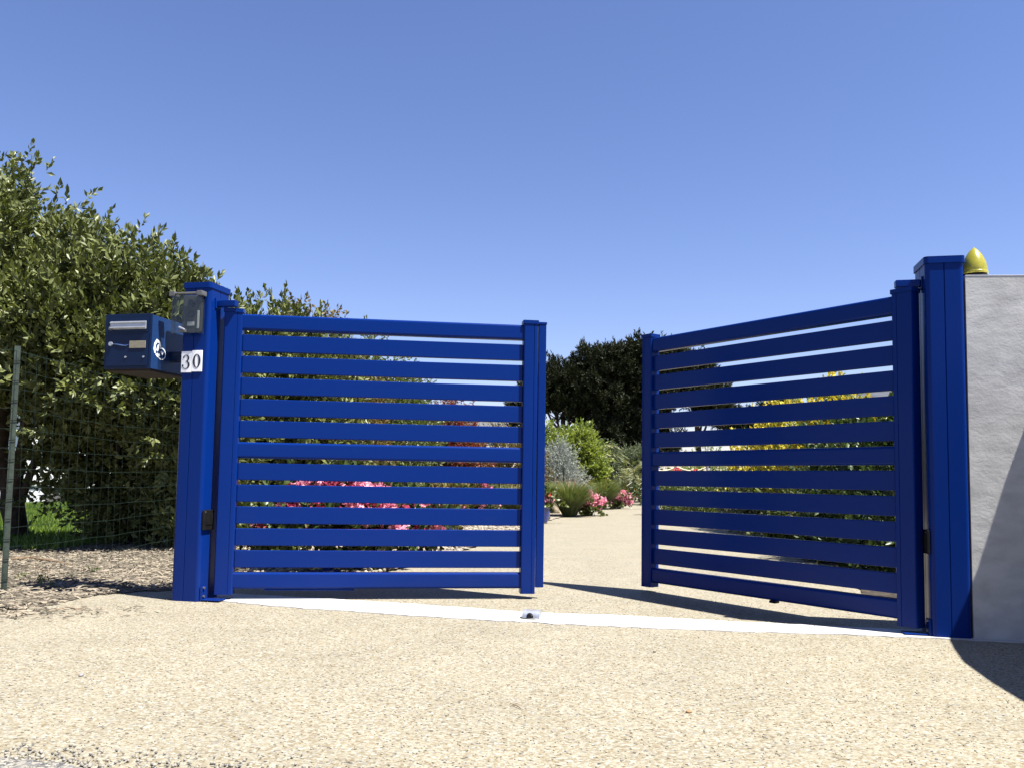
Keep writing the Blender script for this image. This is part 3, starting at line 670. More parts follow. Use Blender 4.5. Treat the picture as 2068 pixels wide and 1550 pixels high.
# ================================================================== shrubs on the left
def shrub(name, base, blobs, label, group, m, n, k, slen, ln, wd, seed, cat='shrub', tips=None, r=.05, **kw):
    t = empty(name, base, 0, label, cat, group); B = Vector(base)
    tp = tips or [((b[0], b[1], b[2] + b[5] * .2), r) for b in blobs[:6]]
    limbs('trunk', (0, 0, -.02), [(Vector(p) - B, q) for p, q in tp], r, BARK, t, seed)
    foliage('foliage', blobs, n, k, slen, ln, wd, m, t, seed, origin=base, **kw)
    return t
kw = dict(slen=.15, ln=.072, wd=.033, k=11, outw=.7, upw=.62, rnd=.5, clump=10, cr=.10)
shrub('evergreen_shrub', (-4.72, 8.2, 0), [(-4.75, 7.45, 2.35, .74, .75, .92), (-4.95, 7.7, 1.6, .8, .7, .6), (-5.3, 7.6, 2.6, .9, .9, .9), (-4.45, 7.3, 1.95, .5, .5, .55)],
      'tall evergreen shrub at the far left behind the wire fence', 'evergreen shrubs left of the gate', LEAF, n=5200, seed=11, shell=.55, lump=.27,
      tips=[((-4.75, 7.5, 2.6), .11), ((-4.3, 7.4, 2.0), .07), ((-5.2, 7.6, 2.2), .08), ((-4.0, 7.5, 1.6), .05)], **kw)
shrub('evergreen_shrub', (-3.45, 8.3, 0), [(-3.72, 7.3, 1.95, .66, .7, .64), (-3.25, 7.2, 1.78, .55, .6, .66), (-2.98, 7.3, 1.55, .5, .55, .72), (-3.5, 7.1, 1.55, .75, .5, .55),
       (-3.3, 8.1, .75, .72, .45, .85), (-2.85, 7.7, .75, .42, .4, .85), (-4.1, 7.2, 1.75, .55, .5, .6), (-4.0, 7.9, 1.0, .38, .4, .42), (-3.75, 8.0, .62, .35, .35, .55), (-2.75, 7.5, 1.15, .4, .4, .65)],
      'broad glossy evergreen shrub rising behind the blue mailbox', 'evergreen shrubs left of the gate', LEAF, n=11500, seed=12, shell=.5, lump=.27,
      tips=[((-3.7, 7.4, 2.2), .09), ((-3.2, 7.3, 2.0), .08), ((-2.9, 7.4, 1.7), .06), ((-3.5, 7.2, 1.5), .05)], **kw)
kw['slen'] = .17
shrub('evergreen_shrub', (-2.6, 9.3, 0), [(-2.75, 8.6, 1.5, .55, .55, .88), (-2.35, 8.7, 1.42, .5, .5, .92), (-2.0, 8.9, 1.2, .42, .45, .85), (-2.5, 8.7, .7, .75, .5, .75)],
      'evergreen shrub showing above the left gate leaf next to the blue post', 'evergreen shrubs left of the gate', LEAF, n=5600, seed=13, shell=.55, lump=.2, **kw)
hk = dict(k=9, slen=.16, ln=.06, wd=.028, outw=.6, upw=.6, rnd=.55, lump=.2, shell=.5)
shrub('hedge_shrub', (-2.5, 11.0, 0), [(-2.65, 10.6, 1.5, .7, .8, 1.08), (-2.3, 10.3, .75, .7, .6, .8), (-2.12, 11.2, 1.15, .5, .6, .92)],
      'brown tipped hedge shrub behind the top left of the left gate leaf', 'hedge shrubs along the drive', LEAFO, n=4200, seed=14, **hk)
shrub('hedge_shrub', (-2.2, 13.9, 0), [(-2.4, 13.5, 1.5, .85, .9, 1.2), (-1.95, 13.4, .85, .75, .6, .9), (-1.95, 14.2, 1.45, .7, .7, 1.15)],
      'bright green hedge shrub behind the middle of the left gate leaf', 'hedge shrubs along the drive', LEAFH, n=4400, seed=15, **hk)
shrub('hedge_shrub', (-1.75, 16.6, 0), [(-1.9, 16.3, 1.35, .65, .8, 1.15), (-1.55, 16.2, .8, .6, .6, .85)],
      'dense green hedge shrub just left of the red leaved one', 'hedge shrubs along the drive', LEAFH, n=2600, seed=16, **hk)
shrub('red_shrub', (-1.0, 15.6, 0), [(-1.1, 15.4, 1.35, .42, .45, .72), (-.85, 15.3, .8, .45, .45, .7)],
      'red leaved shrub behind the right half of the left gate leaf', None, LEAFR, n=1500, seed=17, **hk)
shrub('olive_shrub', (-.25, 17.3, 0), [(-.45, 17.1, .85, .6, .6, .72), (.1, 17.2, .75, .55, .6, .72)],
      'low olive brown shrub between the red shrub and the silver shrub', None, LEAFO, n=1900, seed=18, **hk)
hk['ln'] = .07

# ---------------------------------------------------------------- flower plants in the left border
def head_mesh(name, m, n=80, r=.062, pl=.042, seed=1):
    rg = np.random.default_rng(seed); d = unit(rg.normal(size=(n, 3)) + np.array([0, 0, .35])); q = d * (r * rg.uniform(.55, 1, n))[:, None]
    D = unit(d * .5 + rg.normal(size=(n, 3)) * .6); V, Fc = leaf_mesh(q, D, pl, pl * .85, rg, .15)
    o = np_obj(name, V, Fc, m, None, np.repeat(rg.uniform(0, 1, n), 2)); me = o.data; bpy.data.objects.remove(o); return me
HEADS = {'pink': [head_mesh('flower_head', PINK, seed=s) for s in (1, 2, 3)], 'crimson': [head_mesh('flower_head', CRIM, seed=s) for s in (4, 5)],
         'yellow': [head_mesh('flower_head', YELP, seed=6)], 'white': [head_mesh('flower_head', WHTP, seed=7)], 'red': [head_mesh('flower_head', leafmat('red_petal', (.5, .01, .015), (.65, .05, .04), .25, .6, .3, (1, .8, .8)), seed=8)]}
def flower_plant(name, base, rx, ry, h, nh, colours, label, group, seed, lm=LEAFH, hsize=1.0, n=260, low=.15, leaf=.06, pot=None):
    rnd = random.Random(seed); t = empty(name, base, 0, label, 'flowering plant', group); bx_, by_, bz_ = base
    foliage('foliage', [(bx_, by_, bz_ + h * .5, rx * .9, ry * .9, h * .48)], n, 8, .10, leaf, leaf * .8, lm, t, seed, outw=.7, upw=.4, rnd=.5, origin=base, shell=.7)
    bm = bmesh.new(); spots = []
    for i in range(nh):
        a = rnd.uniform(0, 6.283); e = rnd.uniform(-.25, 1.0); ce = math.sqrt(max(0, 1 - e * e)); s = rnd.uniform(.82, 1.05)
        if math.sin(a) > .35 and rnd.random() < .6: a = -a
        spots.append(((rx * ce * math.cos(a) * s), (ry * ce * math.sin(a) * s), max(low * h, h * .5 + h * .52 * e * s)))
    for p in spots: tube(bm, [(p[0] * .3, p[1] * .3, p[2] * .45), (p[0] * .8, p[1] * .8, p[2] * .8), p], .004, 4)
    bm_obj('stems', bm, LEAFD, t, smooth=0)
    for p in spots:
        o = link('flower_head', rnd.choice(HEADS[rnd.choice(colours)]), t, p, (rnd.uniform(-.5, .5), rnd.uniform(-.5, .5), rnd.uniform(0, 6)))
        s = hsize * rnd.uniform(.75, 1.2); o.scale = (s, s, s * .85)
    return t
def pot(base, r, h, label, group='blue glazed pots in the border', foot=False, shadowy=False):
    t = empty('flower_pot', base, 0, label, 'plant pot', group); bm = bmesh.new()
    lathe(bm, [(r * .55, 0), (r * .62, h * .04), (r * .86, h * .35), (r * .98, h * .7), (r * .93, h * .88), (r, h * .93), (r, h), (r * .88, h), (r * .84, h * .9)], 28, cap=False)
    bm.faces.new([v for v in bm.verts if abs(v.co.z) < 1e-6]); bmesh.ops.recalc_face_normals(bm, faces=bm.faces)
    bm_obj('pot_body', bm, POT, t, smooth=50)
    bm = bmesh.new(); lathe(bm, [(r * .845, h * .86), (r * .2, h * .885)], 20); bm_obj('potting_soil', bm, SOIL, t, smooth=0)
    return t
def stand(base, w, h, label):
    t = empty('plant_stand', base, R(8), label, 'plant stand')
    bm = bmesh.new(); lathe(bm, [(w, h - .03), (w * 1.02, h - .015), (w, h)], 28); bm_obj('top', bm, POT, t)
    bm = bmesh.new(); lathe(bm, [(.035, .03), (.024, .08), (.022, h - .08), (.04, h - .0305)], 16); bm_obj('leg', bm, POT, t)
    bm = bmesh.new(); lathe(bm, [(w * .55, 0), (w * .55, .012), (.05, .0295)], 24); bm_obj('foot', bm, POT, t)
    return t
def gp(u, v, dz=.013): p = ground(u, v); return (p.x, p.y, dz)
b0 = gp(658, 1156)
stand(b0, .19, .22, 'blue round plant stand under the pink flowers nearest the left post')
flower_plant('geranium', (b0[0] - .0, b0[1] - .0, .235), .36, .24, .42, 50, ['pink', 'pink', 'crimson'], 'pink and crimson geranium overflowing its blue stand', 'pink geraniums behind the left gate leaf', 31, hsize=.85, low=-.12, n=200, lm=LEAFD)
b1 = gp(735, 1150)
flower_plant('geranium', b1, .26, .22, .60, 46, ['pink', 'pink', 'pink', 'crimson'], 'tall pale pink geranium in the middle of the pink clump', 'pink geraniums behind the left gate leaf', 32, hsize=.9, n=200, low=.02, lm=LEAFD)
b2 = gp(835, 1122)
flower_plant('geranium', b2, .24, .2, .46, 40, ['pink', 'pink', 'pink', 'crimson'], 'pink geranium at the right end of the pink clump', 'pink geraniums behind the left gate leaf', 33, hsize=.9, n=180, low=.02, lm=LEAFD)
b3 = gp(898, 1088); pot((b3[0], b3[1], .013), .155, .20, 'wide blue glazed pot right of the pink geranium clump')
flower_plant('ornamental_plant', (b3[0], b3[1], .20), .2, .18, .32, 4, ['pink'], 'low green plant growing in the wide blue pot', None, 34, lm=LEAFO, n=160)
b4 = gp(1096, 1056); pot((b4[0], b4[1], .013), .115, .24, 'small blue glazed pot at the edge of the drive opening')
flower_plant('geranium', (b4[0], b4[1], .235), .15, .13, .2, 12, ['pink', 'red'], 'small red and pink geranium in the pot by the drive opening', None, 35, n=90, hsize=.8)
b5 = gp(965, 1060); flower_plant('geranium', b5, .30, .25, .58, 26, ['pink', 'pink', 'crimson'], 'tall pink geranium behind the right end of the left gate leaf', None, 36, n=300, lm=LEAFD, hsize=.9)
b6 = gp(560, 1120); flower_plant('geranium', (b6[0], b6[1], .013), .22, .2, .42, 12, ['crimson', 'pink'], 'low crimson geranium nearest the left gate post', None, 37, n=240, lm=LEAFH)

# ---------------------------------------------------------------- tufts, rocks and flowers along the drive
def tuft(base, n, h, s, label, seed, m=TUFT, r0=.12, group='grassy tufts along the drive'):
    t = empty('grass_tuft', base, 0, label, 'ornamental grass', group)
    blades('blades', (0, 0, 0), int(n * 1.7), h, s * 1.15, .010, m, t, seed, r0, .55)
    blades('flower_spikes', (0, 0, 0), int(n * .10), h * 1.12, s * 1.1, .012, leafmat('spike_%d' % seed, (.26, .16, .10), (.36, .25, .15), .25, .7, .2), t, seed + 100, r0)
    return t
tuft(gp(1150, 1042), 1500, .72, .55, 'grassy tuft beside the pale rock at the opening of the drive', 41)
tuft(gp(1212, 1027), 1500, .80, .62, 'middle grassy tuft between two pink flower clumps', 42)
tuft(gp(1258, 1012), 1400, .85, .75, 'grassy tuft farthest up the drive in front of the palms', 43)
tuft(gp(1100, 1034), 900, .72, .55, 'brownish grassy tuft behind the small blue pot', 44)
tuft(gp(1040, 1047), 900, .65, .55, 'grassy tuft behind the right edge of the left gate leaf', 45)
tuft(gp(905, 1060), 900, .72, .6, 'grassy tuft behind the wide blue pot', 46)
tuft(gp(1180, 1018), 800, .95, .6, 'taller grassy tuft behind the front tufts', 47)
def rock(base, s, label, seed):
    rg = random.Random(seed); bm = bmesh.new(); bmesh.ops.create_icosphere(bm, subdivisions=3, radius=1)
    ks = [Vector((rg.gauss(0, 1), rg.gauss(0, 1), rg.gauss(0, 1))).normalized() for _ in range(9)]; ds = [rg.uniform(.55, .85) for _ in ks]
    for v in bm.verts:
        for k_, d_ in zip(ks, ds):
            e = v.co.dot(k_) - d_
            if e > 0: v.co -= k_ * e * .9
        v.co = Vector((v.co.x * s[0], v.co.y * s[1], v.co.z * s[2]))
    o = bm_obj('rock', bm, ROCK, None, base, (0, .25, rg.uniform(0, 3)), smooth=25); return tag(o, label, 'rock', 'pale rocks along the drive')
p = gp(1124, 1036); rock((p[0], p[1], .10), (.2, .16, .24), 'pale pointed rock between the blue pot and the grassy tuft', 1)
p = gp(1205, 1026); rock((p[0] - .05, p[1] - .1, .08), (.13, .1, .17), 'small pale rock at the foot of the middle grassy tuft', 2)
p = gp(1160, 1041); rock((p[0], p[1] - .12, .10), (.08, .07, .2), 'upright pale rock at the foot of the front grassy tuft', 3)
flower_plant('geranium', gp(1186, 1040), .27, .2, .36, 26, ['pink'], 'pink geranium between the front and the middle grassy tuft', None, 51, n=120, leaf=.07, hsize=1.35)
flower_plant('geranium', gp(1244, 1026), .32, .22, .38, 28, ['pink'], 'pink geranium right of the middle grassy tuft', None, 52, n=120, leaf=.07, hsize=1.35)
flower_plant('geranium', gp(1284, 1012), .34, .22, .46, 24, ['pink'], 'pink geranium farthest up the drive by the right gate leaf', None, 53, n=120, leaf=.08, hsize=1.35)
flower_plant('geranium', (at(1206, 1000, 22).x, 22, .013), .22, .2, .62, 9, ['pink', 'crimson'], 'tall rose pink flower head above the middle grassy tuft', None, 54, n=60, leaf=.07, hsize=1.4)
flower_plant('daylily', (at(1282, 990, 27).x, 27, .013), .35, .3, .68, 16, ['yellow'], 'yellow flowering clump below the palms', None, 55, n=150, lm=LEAFY, hsize=1.6)
flower_plant('salvia', (at(1283, 960, 29).x, 29, .013), .4, .3, 1.0, 14, ['red'], 'red flowering clump in front of the palms', None, 56, n=150, hsize=1.7)
def back(u, Y): return (at(u, 970, Y).x, Y, 0)
b = back(1128, 18.5)
shrub('silver_shrub', b, [(b[0] - .02, 18.4, .62, .40, .4, .66), (b[0] + .12, 18.3, .45, .42, .4, .5), (b[0], 18.5, 1.05, .2, .22, .4)], 'silver grey shrub at the left of the drive opening', None, LEAFS, n=2600, k=10, slen=.15, ln=.055, wd=.013, seed=61, outw=.8, upw=.5, rnd=.4)
b = back(1100, 19.5)
shrub('lime_shrub', b, [(b[0] - .05, 19.5, .85, .42, .4, .95), (b[0] + .12, 19.6, 1.3, .26, .25, .35)], 'narrow lime green shrub at the edge of the left gate leaf', 'lime green shrubs', LEAFY, n=800, k=9, slen=.17, ln=.085, wd=.04, seed=62, outw=.6, upw=.5, rnd=.5)
b = back(1172, 20.5)
shrub('lime_shrub', b, [(b[0] - .02, 20.3, 1.15, .42, .4, .68), (b[0] + .2, 20.2, .8, .32, .35, .75), (b[0] - .18, 20.5, 1.5, .3, .3, .3)], 'tall lime green shrub in the middle of the drive opening', 'lime green shrubs', LEAFY, n=2300, k=9, slen=.17, ln=.09, wd=.042, seed=63, outw=.6, upw=.35, rnd=.5)
b = back(1230, 24)
shrub('weeping_shrub', b, [(b[0], 24, 1.05, .15, .2, .62), (b[0] - .18, 24.2, .95, .14, .2, .55)], 'grey green weeping shrub right of the lime green one', None, LEAFG, n=900, k=9, slen=.2, ln=.11, wd=.03, seed=64, outw=.3, upw=-.7, rnd=.3)
b = back(1262, 27)
shrub('grey_shrub', b, [(b[0] - .1, 27, 1.05, .42, .45, .42), (b[0] + .45, 27, 1.15, .5, .45, .45)], 'grey leaved shrub beneath the dark pines', None, LEAFG, n=1500, k=9, slen=.2, ln=.1, wd=.035, seed=65, outw=.8, upw=.6, rnd=.4)
def palm(base, h, nfr, L, label, seed, cat='palm'):
    rg = np.random.default_rng(seed); t = empty('palm', base, 0, label, cat, 'palms beneath the pines')
    bm = bmesh.new(); tube(bm, [(0, 0, -.02), (.02, 0, h * .5), (0, .02, h)], [.10, .08, .07], 8); bm_obj('trunk', bm, BARK, t)
    Vs, Fs, T, off = [], [], [], 0
    for i in range(nfr):
        a = rg.uniform(0, 6.28); e = rg.uniform(.1, 1.3); l = L * rg.uniform(.8, 1.1); d = np.array([math.cos(a), math.sin(a)])
        m_ = 16; s = np.linspace(.12, 1, m_)
        r = l * s * math.cos(e * .8); z = h + l * (math.sin(e) * s - (.55) * s ** 2.2)
        Pm = np.stack([d[0] * r, d[1] * r, z], 1); side = np.array([-d[1], d[0], 0]); tang = unit(np.gradient(Pm, axis=0))
        for sg in (-1, 1):
            D = unit(side * sg + tang * .9 + np.array([0, 0, -.15])); V, Fc = leaf_mesh(Pm, D, l * .3, .03, rg, .1); Vs.append(V); Fs.append(Fc + off); off += len(V); T.append(np.full(len(Fc), rg.uniform()))
    o = np_obj('fronds', np.concatenate(Vs), np.concatenate(Fs), PALM, t, np.concatenate(T)); return t
palm(back(1206, 24), 1.35, 26, .9, 'small palm showing above the weeping shrub', 71)
palm(back(1272, 25), .75, 26, 1.2, 'spiky palm in front of the grey shrub below the pines', 72)
def thin_post(b, h, label):
    bm = bmesh.new(); tube(bm, [(0, 0, -.05), (0, 0, h)], .011, 6); o = bm_obj('stake', bm, BLACK, None, b, smooth=0); tag(o, label, 'stake', 'thin black stakes along the border')
p = at(1137, 1000, 16.5); thin_post((p.x, p.y, 0), .93, 'thin black stake in front of the silver shrub')
p = at(885, 1000, 12.5); thin_post((p.x, p.y, 0), .95, 'thin black stake left of the tall pink geranium')
p = at(1008, 1000, 13.5); thin_post((p.x, p.y, 0), .92, 'thin black stake just left of the gate leaf end stile')

# ================================================================== pines
def pine(base, trunk_h, blobs, label, seed, n, r=.2):
    t = empty('pine_tree', base, 0, label, 'pine tree', 'dark pines beyond the garden'); B = Vector(base)
    top = B + Vector((0, 0, trunk_h))
    bm = bmesh.new(); rg = random.Random(seed)
    tube(bm, [(0, 0, -.05), (.05, 0, trunk_h * .4), (-.05, .03, trunk_h * .75), (0, 0, trunk_h)], [r, r * .75, r * .55, r * .3], 8)
    for bl in blobs:
        z0 = trunk_h * rg.uniform(.3, .7); q = Vector(bl[:3]) - B
        tube(bm, [(0, 0, z0), (q.x * .45, q.y * .45, z0 + (q.z - z0) * .35), (q.x, q.y, q.z)], [r * .4, r * .28, r * .08], 6)
        for j in range(5):
            e = q + Vector((rg.uniform(-1, 1) * bl[3], rg.uniform(-1, 1) * bl[4], rg.uniform(-.6, .8) * bl[5])); m_ = q * .6 + Vector((0, 0, z0 * .4 + .1))
            tube(bm, [(m_.x, m_.y, m_.z), tuple((m_ + e) / 2), tuple(e)], [r * .16, r * .1, r * .04], 5)
    bm_obj('trunk', bm, PBARK, t, smooth=60)
    foliage('crown', blobs, n, 12, .34, .17, .05, PINE, t, seed, outw=.5, upw=.9, rnd=.5, shell=.75, lump=.3, spread=.8, origin=base, tintpow=1.4)
    return t
def B_(u, v, Y, rx, rz, ry=None): p = at(u, v, Y); return (p.x, p.y, p.z, rx, ry or rx, rz)
Y1 = 38
p = back(1138, Y1)
pine(p, 4.4, [B_(1112, 768, Y1, .85, .85), B_(1160, 770, Y1, .75, .8), B_(1120, 815, Y1, .9, .45), B_(1085, 790, Y1, .8, .9), B_(1170, 830, Y1, .7, .5), B_(1105, 925, Y1, .8, .45), B_(1150, 930, Y1, .7, .4)], 'slim dark pine with bare trunk left of the opening', 81, 3800)
p = back(1215, Y1 + 1)
pine(p, 5.0, [B_(1205, 745, Y1, 1.15, .9), B_(1250, 740, Y1, 1.1, .95), B_(1190, 800, Y1, .9, .8), B_(1240, 815, Y1, 1.1, 1.0), B_(1215, 870, Y1, 1.0, .6), B_(1180, 900, Y1, .8, .5), B_(1230, 915, Y1, .9, .5), B_(1270, 880, Y1, .9, .7), B_(1165, 830, Y1, .6, .6)], 'dense dark pine filling the opening between the gate leaves', 82, 8200, .24)
p = back(1300, Y1 + 1)
pine(p, 5.4, [B_(1292, 728, Y1, .9, .85), B_(1340, 735, Y1, 1.2, .8), B_(1310, 790, Y1, 1.2, .9), B_(1370, 780, Y1, 1.1, .8), B_(1300, 860, Y1, 1.0, .9), B_(1280, 920, Y1, .9, .5), B_(1330, 900, Y1, 1.0, .7)], 'tall dark pine behind the end of the right gate leaf', 83, 6500, .24)
p = back(1410, Y1 + 2)
pine(p, 4.4, [B_(1395, 755, Y1 + 1, 1.0, .8), B_(1425, 790, Y1 + 1, 1.0, .7), B_(1440, 825, Y1 + 1, .9, .5)], 'dark pine with thinning crown behind the right gate leaf', 84, 3000)
p = back(1520, 46)
pine(p, 3.6, [B_(1500, 845, 46, 1.0, .4), B_(1575, 832, 46, 1.3, .5), B_(1460, 850, 46, .9, .5), B_(1520, 870, 46, 1.3, .35)], 'lower spreading pine beyond the yellow broom', 85, 2600, .14)
p = back(1045, 42)
pine(p, 3.0, [B_(1050, 845, 42, .7, .7), B_(1075, 810, 42, .6, .8)], 'small dark pine beside the far grey roof', 86, 1200, .12)

# ================================================================== right hand bed
def yb(u, Y): return (at(u, 960, Y).x, Y, 0)
def broom(u, Y, rx, h, label, seed, nh):
    b = yb(u, Y); t = empty('broom_shrub', b, 0, label, 'shrub', 'yellow flowering broom behind the right gate leaf')
    bl = [(b[0], Y, h * .58, rx, rx, h * .45)]
    limbs('trunk', (0, 0, -.02), [((-.3 * rx, 0, h * .6), .03), ((.3 * rx, .1, h * .65), .03), ((0, -.1, h * .7), .03)], .03, BARK, t, seed)
    foliage('foliage', bl, int(nh * .8), 9, .18, .055, .02, LEAFY, t, seed, outw=.6, upw=.7, rnd=.4, origin=b, lump=.3)
    foliage('blossom', bl, nh, 9, .13, .05, .036, YELP, t, seed + 1, outw=.7, upw=.8, rnd=.4, origin=b, lump=.3, shell=.2)
broom(1685, 8.8, .32, 1.50, 'tall yellow flowering broom nearest the right hinge', 91, 900)
broom(1620, 10.2, .40, 1.42, 'middle yellow flowering broom behind the right gate leaf', 92, 900)
broom(1562, 11.6, .45, 1.2, 'lower yellow flowering broom at the left of its row', 93, 800)
def bush(u, Y, rx, h, m, label, seed, n, group='shrubs in the right hand bed', ry=None, **k2):
    b = yb(u, Y); kk = dict(k=9, slen=.14, ln=.06, wd=.032, outw=.7, upw=.5, rnd=.5); kk.update(k2)
    return shrub('bed_shrub', b, [(b[0], Y, h * .5, rx, ry or rx * .9, h * .5)], label, group, m, n=n, seed=seed, r=.02, **kk)
bush(1790, 6.2, .42, 1.15, LEAFD, 'dark green bush close behind the right gate hinge', 101, 900)
bush(1730, 7.2, .38, .72, LEAFD, 'low dark bush at the near corner of the planting bed', 102, 700)
bush(1750, 8.2, .6, 1.25, LEAFD, 'dark bush between the brooms and the grey wall', 103, 900)
bush(1640, 8.8, .42, .62, LEAFH, 'low green bush behind the white ball light', 104, 700)
bush(1545, 11.2, .55, .70, LEAFG, 'pale leaved bush in front of the lower broom', 105, 700)
bush(1470, 14.2, .75, .62, LEAFH, 'bright green ground bush at the bend of the drive', 106, 800)
bush(1390, 16.8, .7, .62, LEAFH, 'bright green ground bush behind the end of the right gate leaf', 107, 800)
bush(1340, 24, 1.0, .85, LEAFD, 'dark low bush under the rope swags', 108, 700)
bush(1425, 24, 1.0, 1.5, LEAFY, 'yellow green bush behind the rope swags', 109, 900)
bush(1495, 20, .8, .95, LEAFG, 'grey green bush right of the rope swags', 110, 700)
b = yb(1520, 12.4); flower_plant('daisy_plant', (b[0], 12.4, 0), .5, .4, .55, 34, ['white'], 'white flowering clump in the planting bed', None, 111, n=200, hsize=.9)
b = yb(1590, 9.6); flower_plant('daisy_plant', (b[0], 9.6, 0), .3, .25, .32, 18, ['white', 'yellow'], 'low white and yellow clump at the bed edge', None, 112, n=140, hsize=.7, lm=LEAFD)
b = yb(1660, 7.9); flower_plant('bedding_plant', (b[0], 7.9, 0), .3, .3, .68, 14, ['yellow', 'white'], 'pale yellow flowering plant left of the dark bushes', None, 113, n=160, hsize=.8)
b = yb(1735, 7.6); flower_plant('bedding_plant', (b[0], 7.5, 0), .25, .25, .75, 9, ['crimson'], 'dark crimson flowering plant in the shade by the wall', None, 114, n=140, lm=LEAFD, hsize=.9)
p = ground(1582, 1088)
gl = empty('garden_light', (p.x, p.y, .004), 0, 'white ball garden light on the bed edge behind the right gate leaf', 'garden light')
bm = bmesh.new(); bmesh.ops.create_uvsphere(bm, u_segments=20, v_segments=12, radius=.048)
for v in bm.verts: v.co.z += .055
bm_obj('globe', bm, WHITE, gl); bm = bmesh.new(); lathe(bm, [(.035, 0), (.035, .012), (.02, .02)], 16); bm_obj('base', bm, DARKP, gl)
# rope swags
rf = empty('rope_fence', (at(1300, 948, 20).x, 20, 0), 0, 'cream rope hung in swags between short posts beyond the right gate leaf', 'rope fence')
O0 = Vector(rf.location); pts = [at(u, 941, 20) - O0 for u in (1309, 1366, 1430)]
bmr = bmesh.new()
for a, b in zip(pts, pts[1:]):
    tube(bmr, [a.lerp(b, i / 12) - Vector((0, 0, .34 * (1 - (2 * i / 12 - 1) ** 2) * .3)) for i in range(13)], .02, 6)
bm_obj('rope', bmr, ROPE, rf)
for q in pts:
    bm = bmesh.new(); tube(bm, [(q.x, q.y + .0, -.02), (q.x, q.y, q.z + .05)], .045, 8); bm_obj('rope_post', bm, PALE, rf)
for u in (1364, 1412):
    b = yb(u, 19.4); flower_plant('poppy_plant', (b[0], 19.4, 0), .3, .25, .92, 10, ['red'], 'red flowers just below the rope swags, %s' % ('left clump' if u < 1400 else 'right clump'), 'red flowers below the rope', 115 + u, n=90, hsize=1.2)

# ================================================================== houses
def house(base, rz, w, d, h, rh, label, wm, gable_white=True, wins=(), doors=(), chim=None):
    """gable roof, ridge along local x; front wall on y = 0"""
    t = empty('house', base, rz, label, 'house')
    bm = bmesh.new(); a = []
    for x in (0, w):
        a.append([bm.verts.new(c) for c in ((x, 0, -.1), (x, d, -.1), (x, d, h), (x, d / 2, h + rh), (x, 0, h))])
    for i in range(5): bm.faces.new((a[0][i], a[1][i], a[1][(i + 1) % 5], a[0][(i + 1) % 5]))
    bm.faces.new(a[0]); bm.faces.new(list(reversed(a[1]))); bmesh.ops.recalc_face_normals(bm, faces=bm.faces)
    bm_obj('wall', bm, wm, t, smooth=0)
    bm = bmesh.new(); o_ = .35; sl_ = rh / (d / 2)
    for s in (0, 1):
        y0, y1 = (-o_, d / 2) if s == 0 else (d + o_, d / 2); z0, z1 = h - o_ * sl_, h + rh
        q = [(-.25, y0, z0), (w + .25, y0, z0), (w + .25, y1, z1), (-.25, y1, z1)]
        lo = [bm.verts.new((x, y, z + .012)) for x, y, z in q]; hi = [bm.verts.new((x, y, z + .14)) for x, y, z in q]
        for i in range(4): bm.faces.new((lo[i], lo[(i + 1) % 4], hi[(i + 1) % 4], hi[i]))
        bm.faces.new(lo); bm.faces.new(hi)
    bmesh.ops.recalc_face_normals(bm, faces=bm.faces); rf_ = bm_obj('roof', bm, SLATE, t, smooth=0)
    if chim:
        boxo('chimney', (chim - .3, chim + .3, d / 2 - .3, d / 2 + .3, h + rh - .3, h + rh + .9), wm, rf_, .01)
    for x, z, ww, hh in wins:
        f = boxo('window', (x, x + ww, -.03, .06, z, z + hh), WHITE, t, .008)
        boxo('pane', (x + .07, x + ww / 2 - .03, -.034, .0, z + .07, z + hh - .07), GLASS, f, .002); boxo('pane', (x + ww / 2 + .03, x + ww - .07, -.034, .0, z + .07, z + hh - .07), GLASS, f, .002)
    for x, ww, hh in doors: boxo('door', (x, x + ww, -.04, .05, .0, hh), SLATE, t, .01)
    return t
hl = house((at(-420, 960, 21).x, 21, 0), R(6), 5.6, 6, 2.5, 2.1, 'white house with grey slate roof glimpsed through the left shrubs', HOUSEW, wins=((.6, .9, 1.0, 1.1),), doors=((3.9, .95, 2.1), (2.2, 1.1, 2.1)), chim=1.2)
lw = empty('garden_wall', (at(-20, 1000, 18.5).x, 18.5, 0), R(3), 'low white and grey garden wall behind the left shrubs', 'wall')
boxo('white_section', (0, 1.15, 0, .25, -.05, .36), HOUSEW, lw, .01); boxo('grey_section', (1.152, 2.9, .01, .24, -.05, .33), STONEW, lw, .01)
for i in range(5): boxo('coping_stone', (i * .585 - .02, i * .585 + .56, -.03, .28, .3605, .40), HOUSEW if i < 2 else STONEW, lw, .008)
p = at(945, 930, 60)
house((p.x - .2, 60, 0), R(20), 2.9, 4.2, 4.25, 1.75, 'distant house with grey roof and dark gable above the left gate leaf', HOUSEW, wins=((1.0, 1.2, .9, 1.2),))
# gabled dormer of that house
p = at(1735, 900, 13)
sh = empty('shed', (p.x + .25, 13, 0), R(-4), 'brown timber shed roof showing at the right end of the right gate leaf', 'shed')
boxo('wall', (0, 3.2, 0, 2.4, -.05, 1.78), TIMBER, sh, .01)
bm = bmesh.new(); a = [[bm.verts.new(c) for c in ((x, -.3, 1.785), (x, 2.7, 2.35), (x, 2.7, 2.43), (x, -.3, 1.87))] for x in (-.25, 3.45)]
for i in range(4): bm.faces.new((a[0][i], a[1][i], a[1][(i + 1) % 4], a[0][(i + 1) % 4]))
bm.faces.new(a[0]); bm.faces.new(list(reversed(a[1]))); bmesh.ops.recalc_face_normals(bm, faces=bm.faces); bm_obj('roof', bm, SLATE, sh, smooth=0)

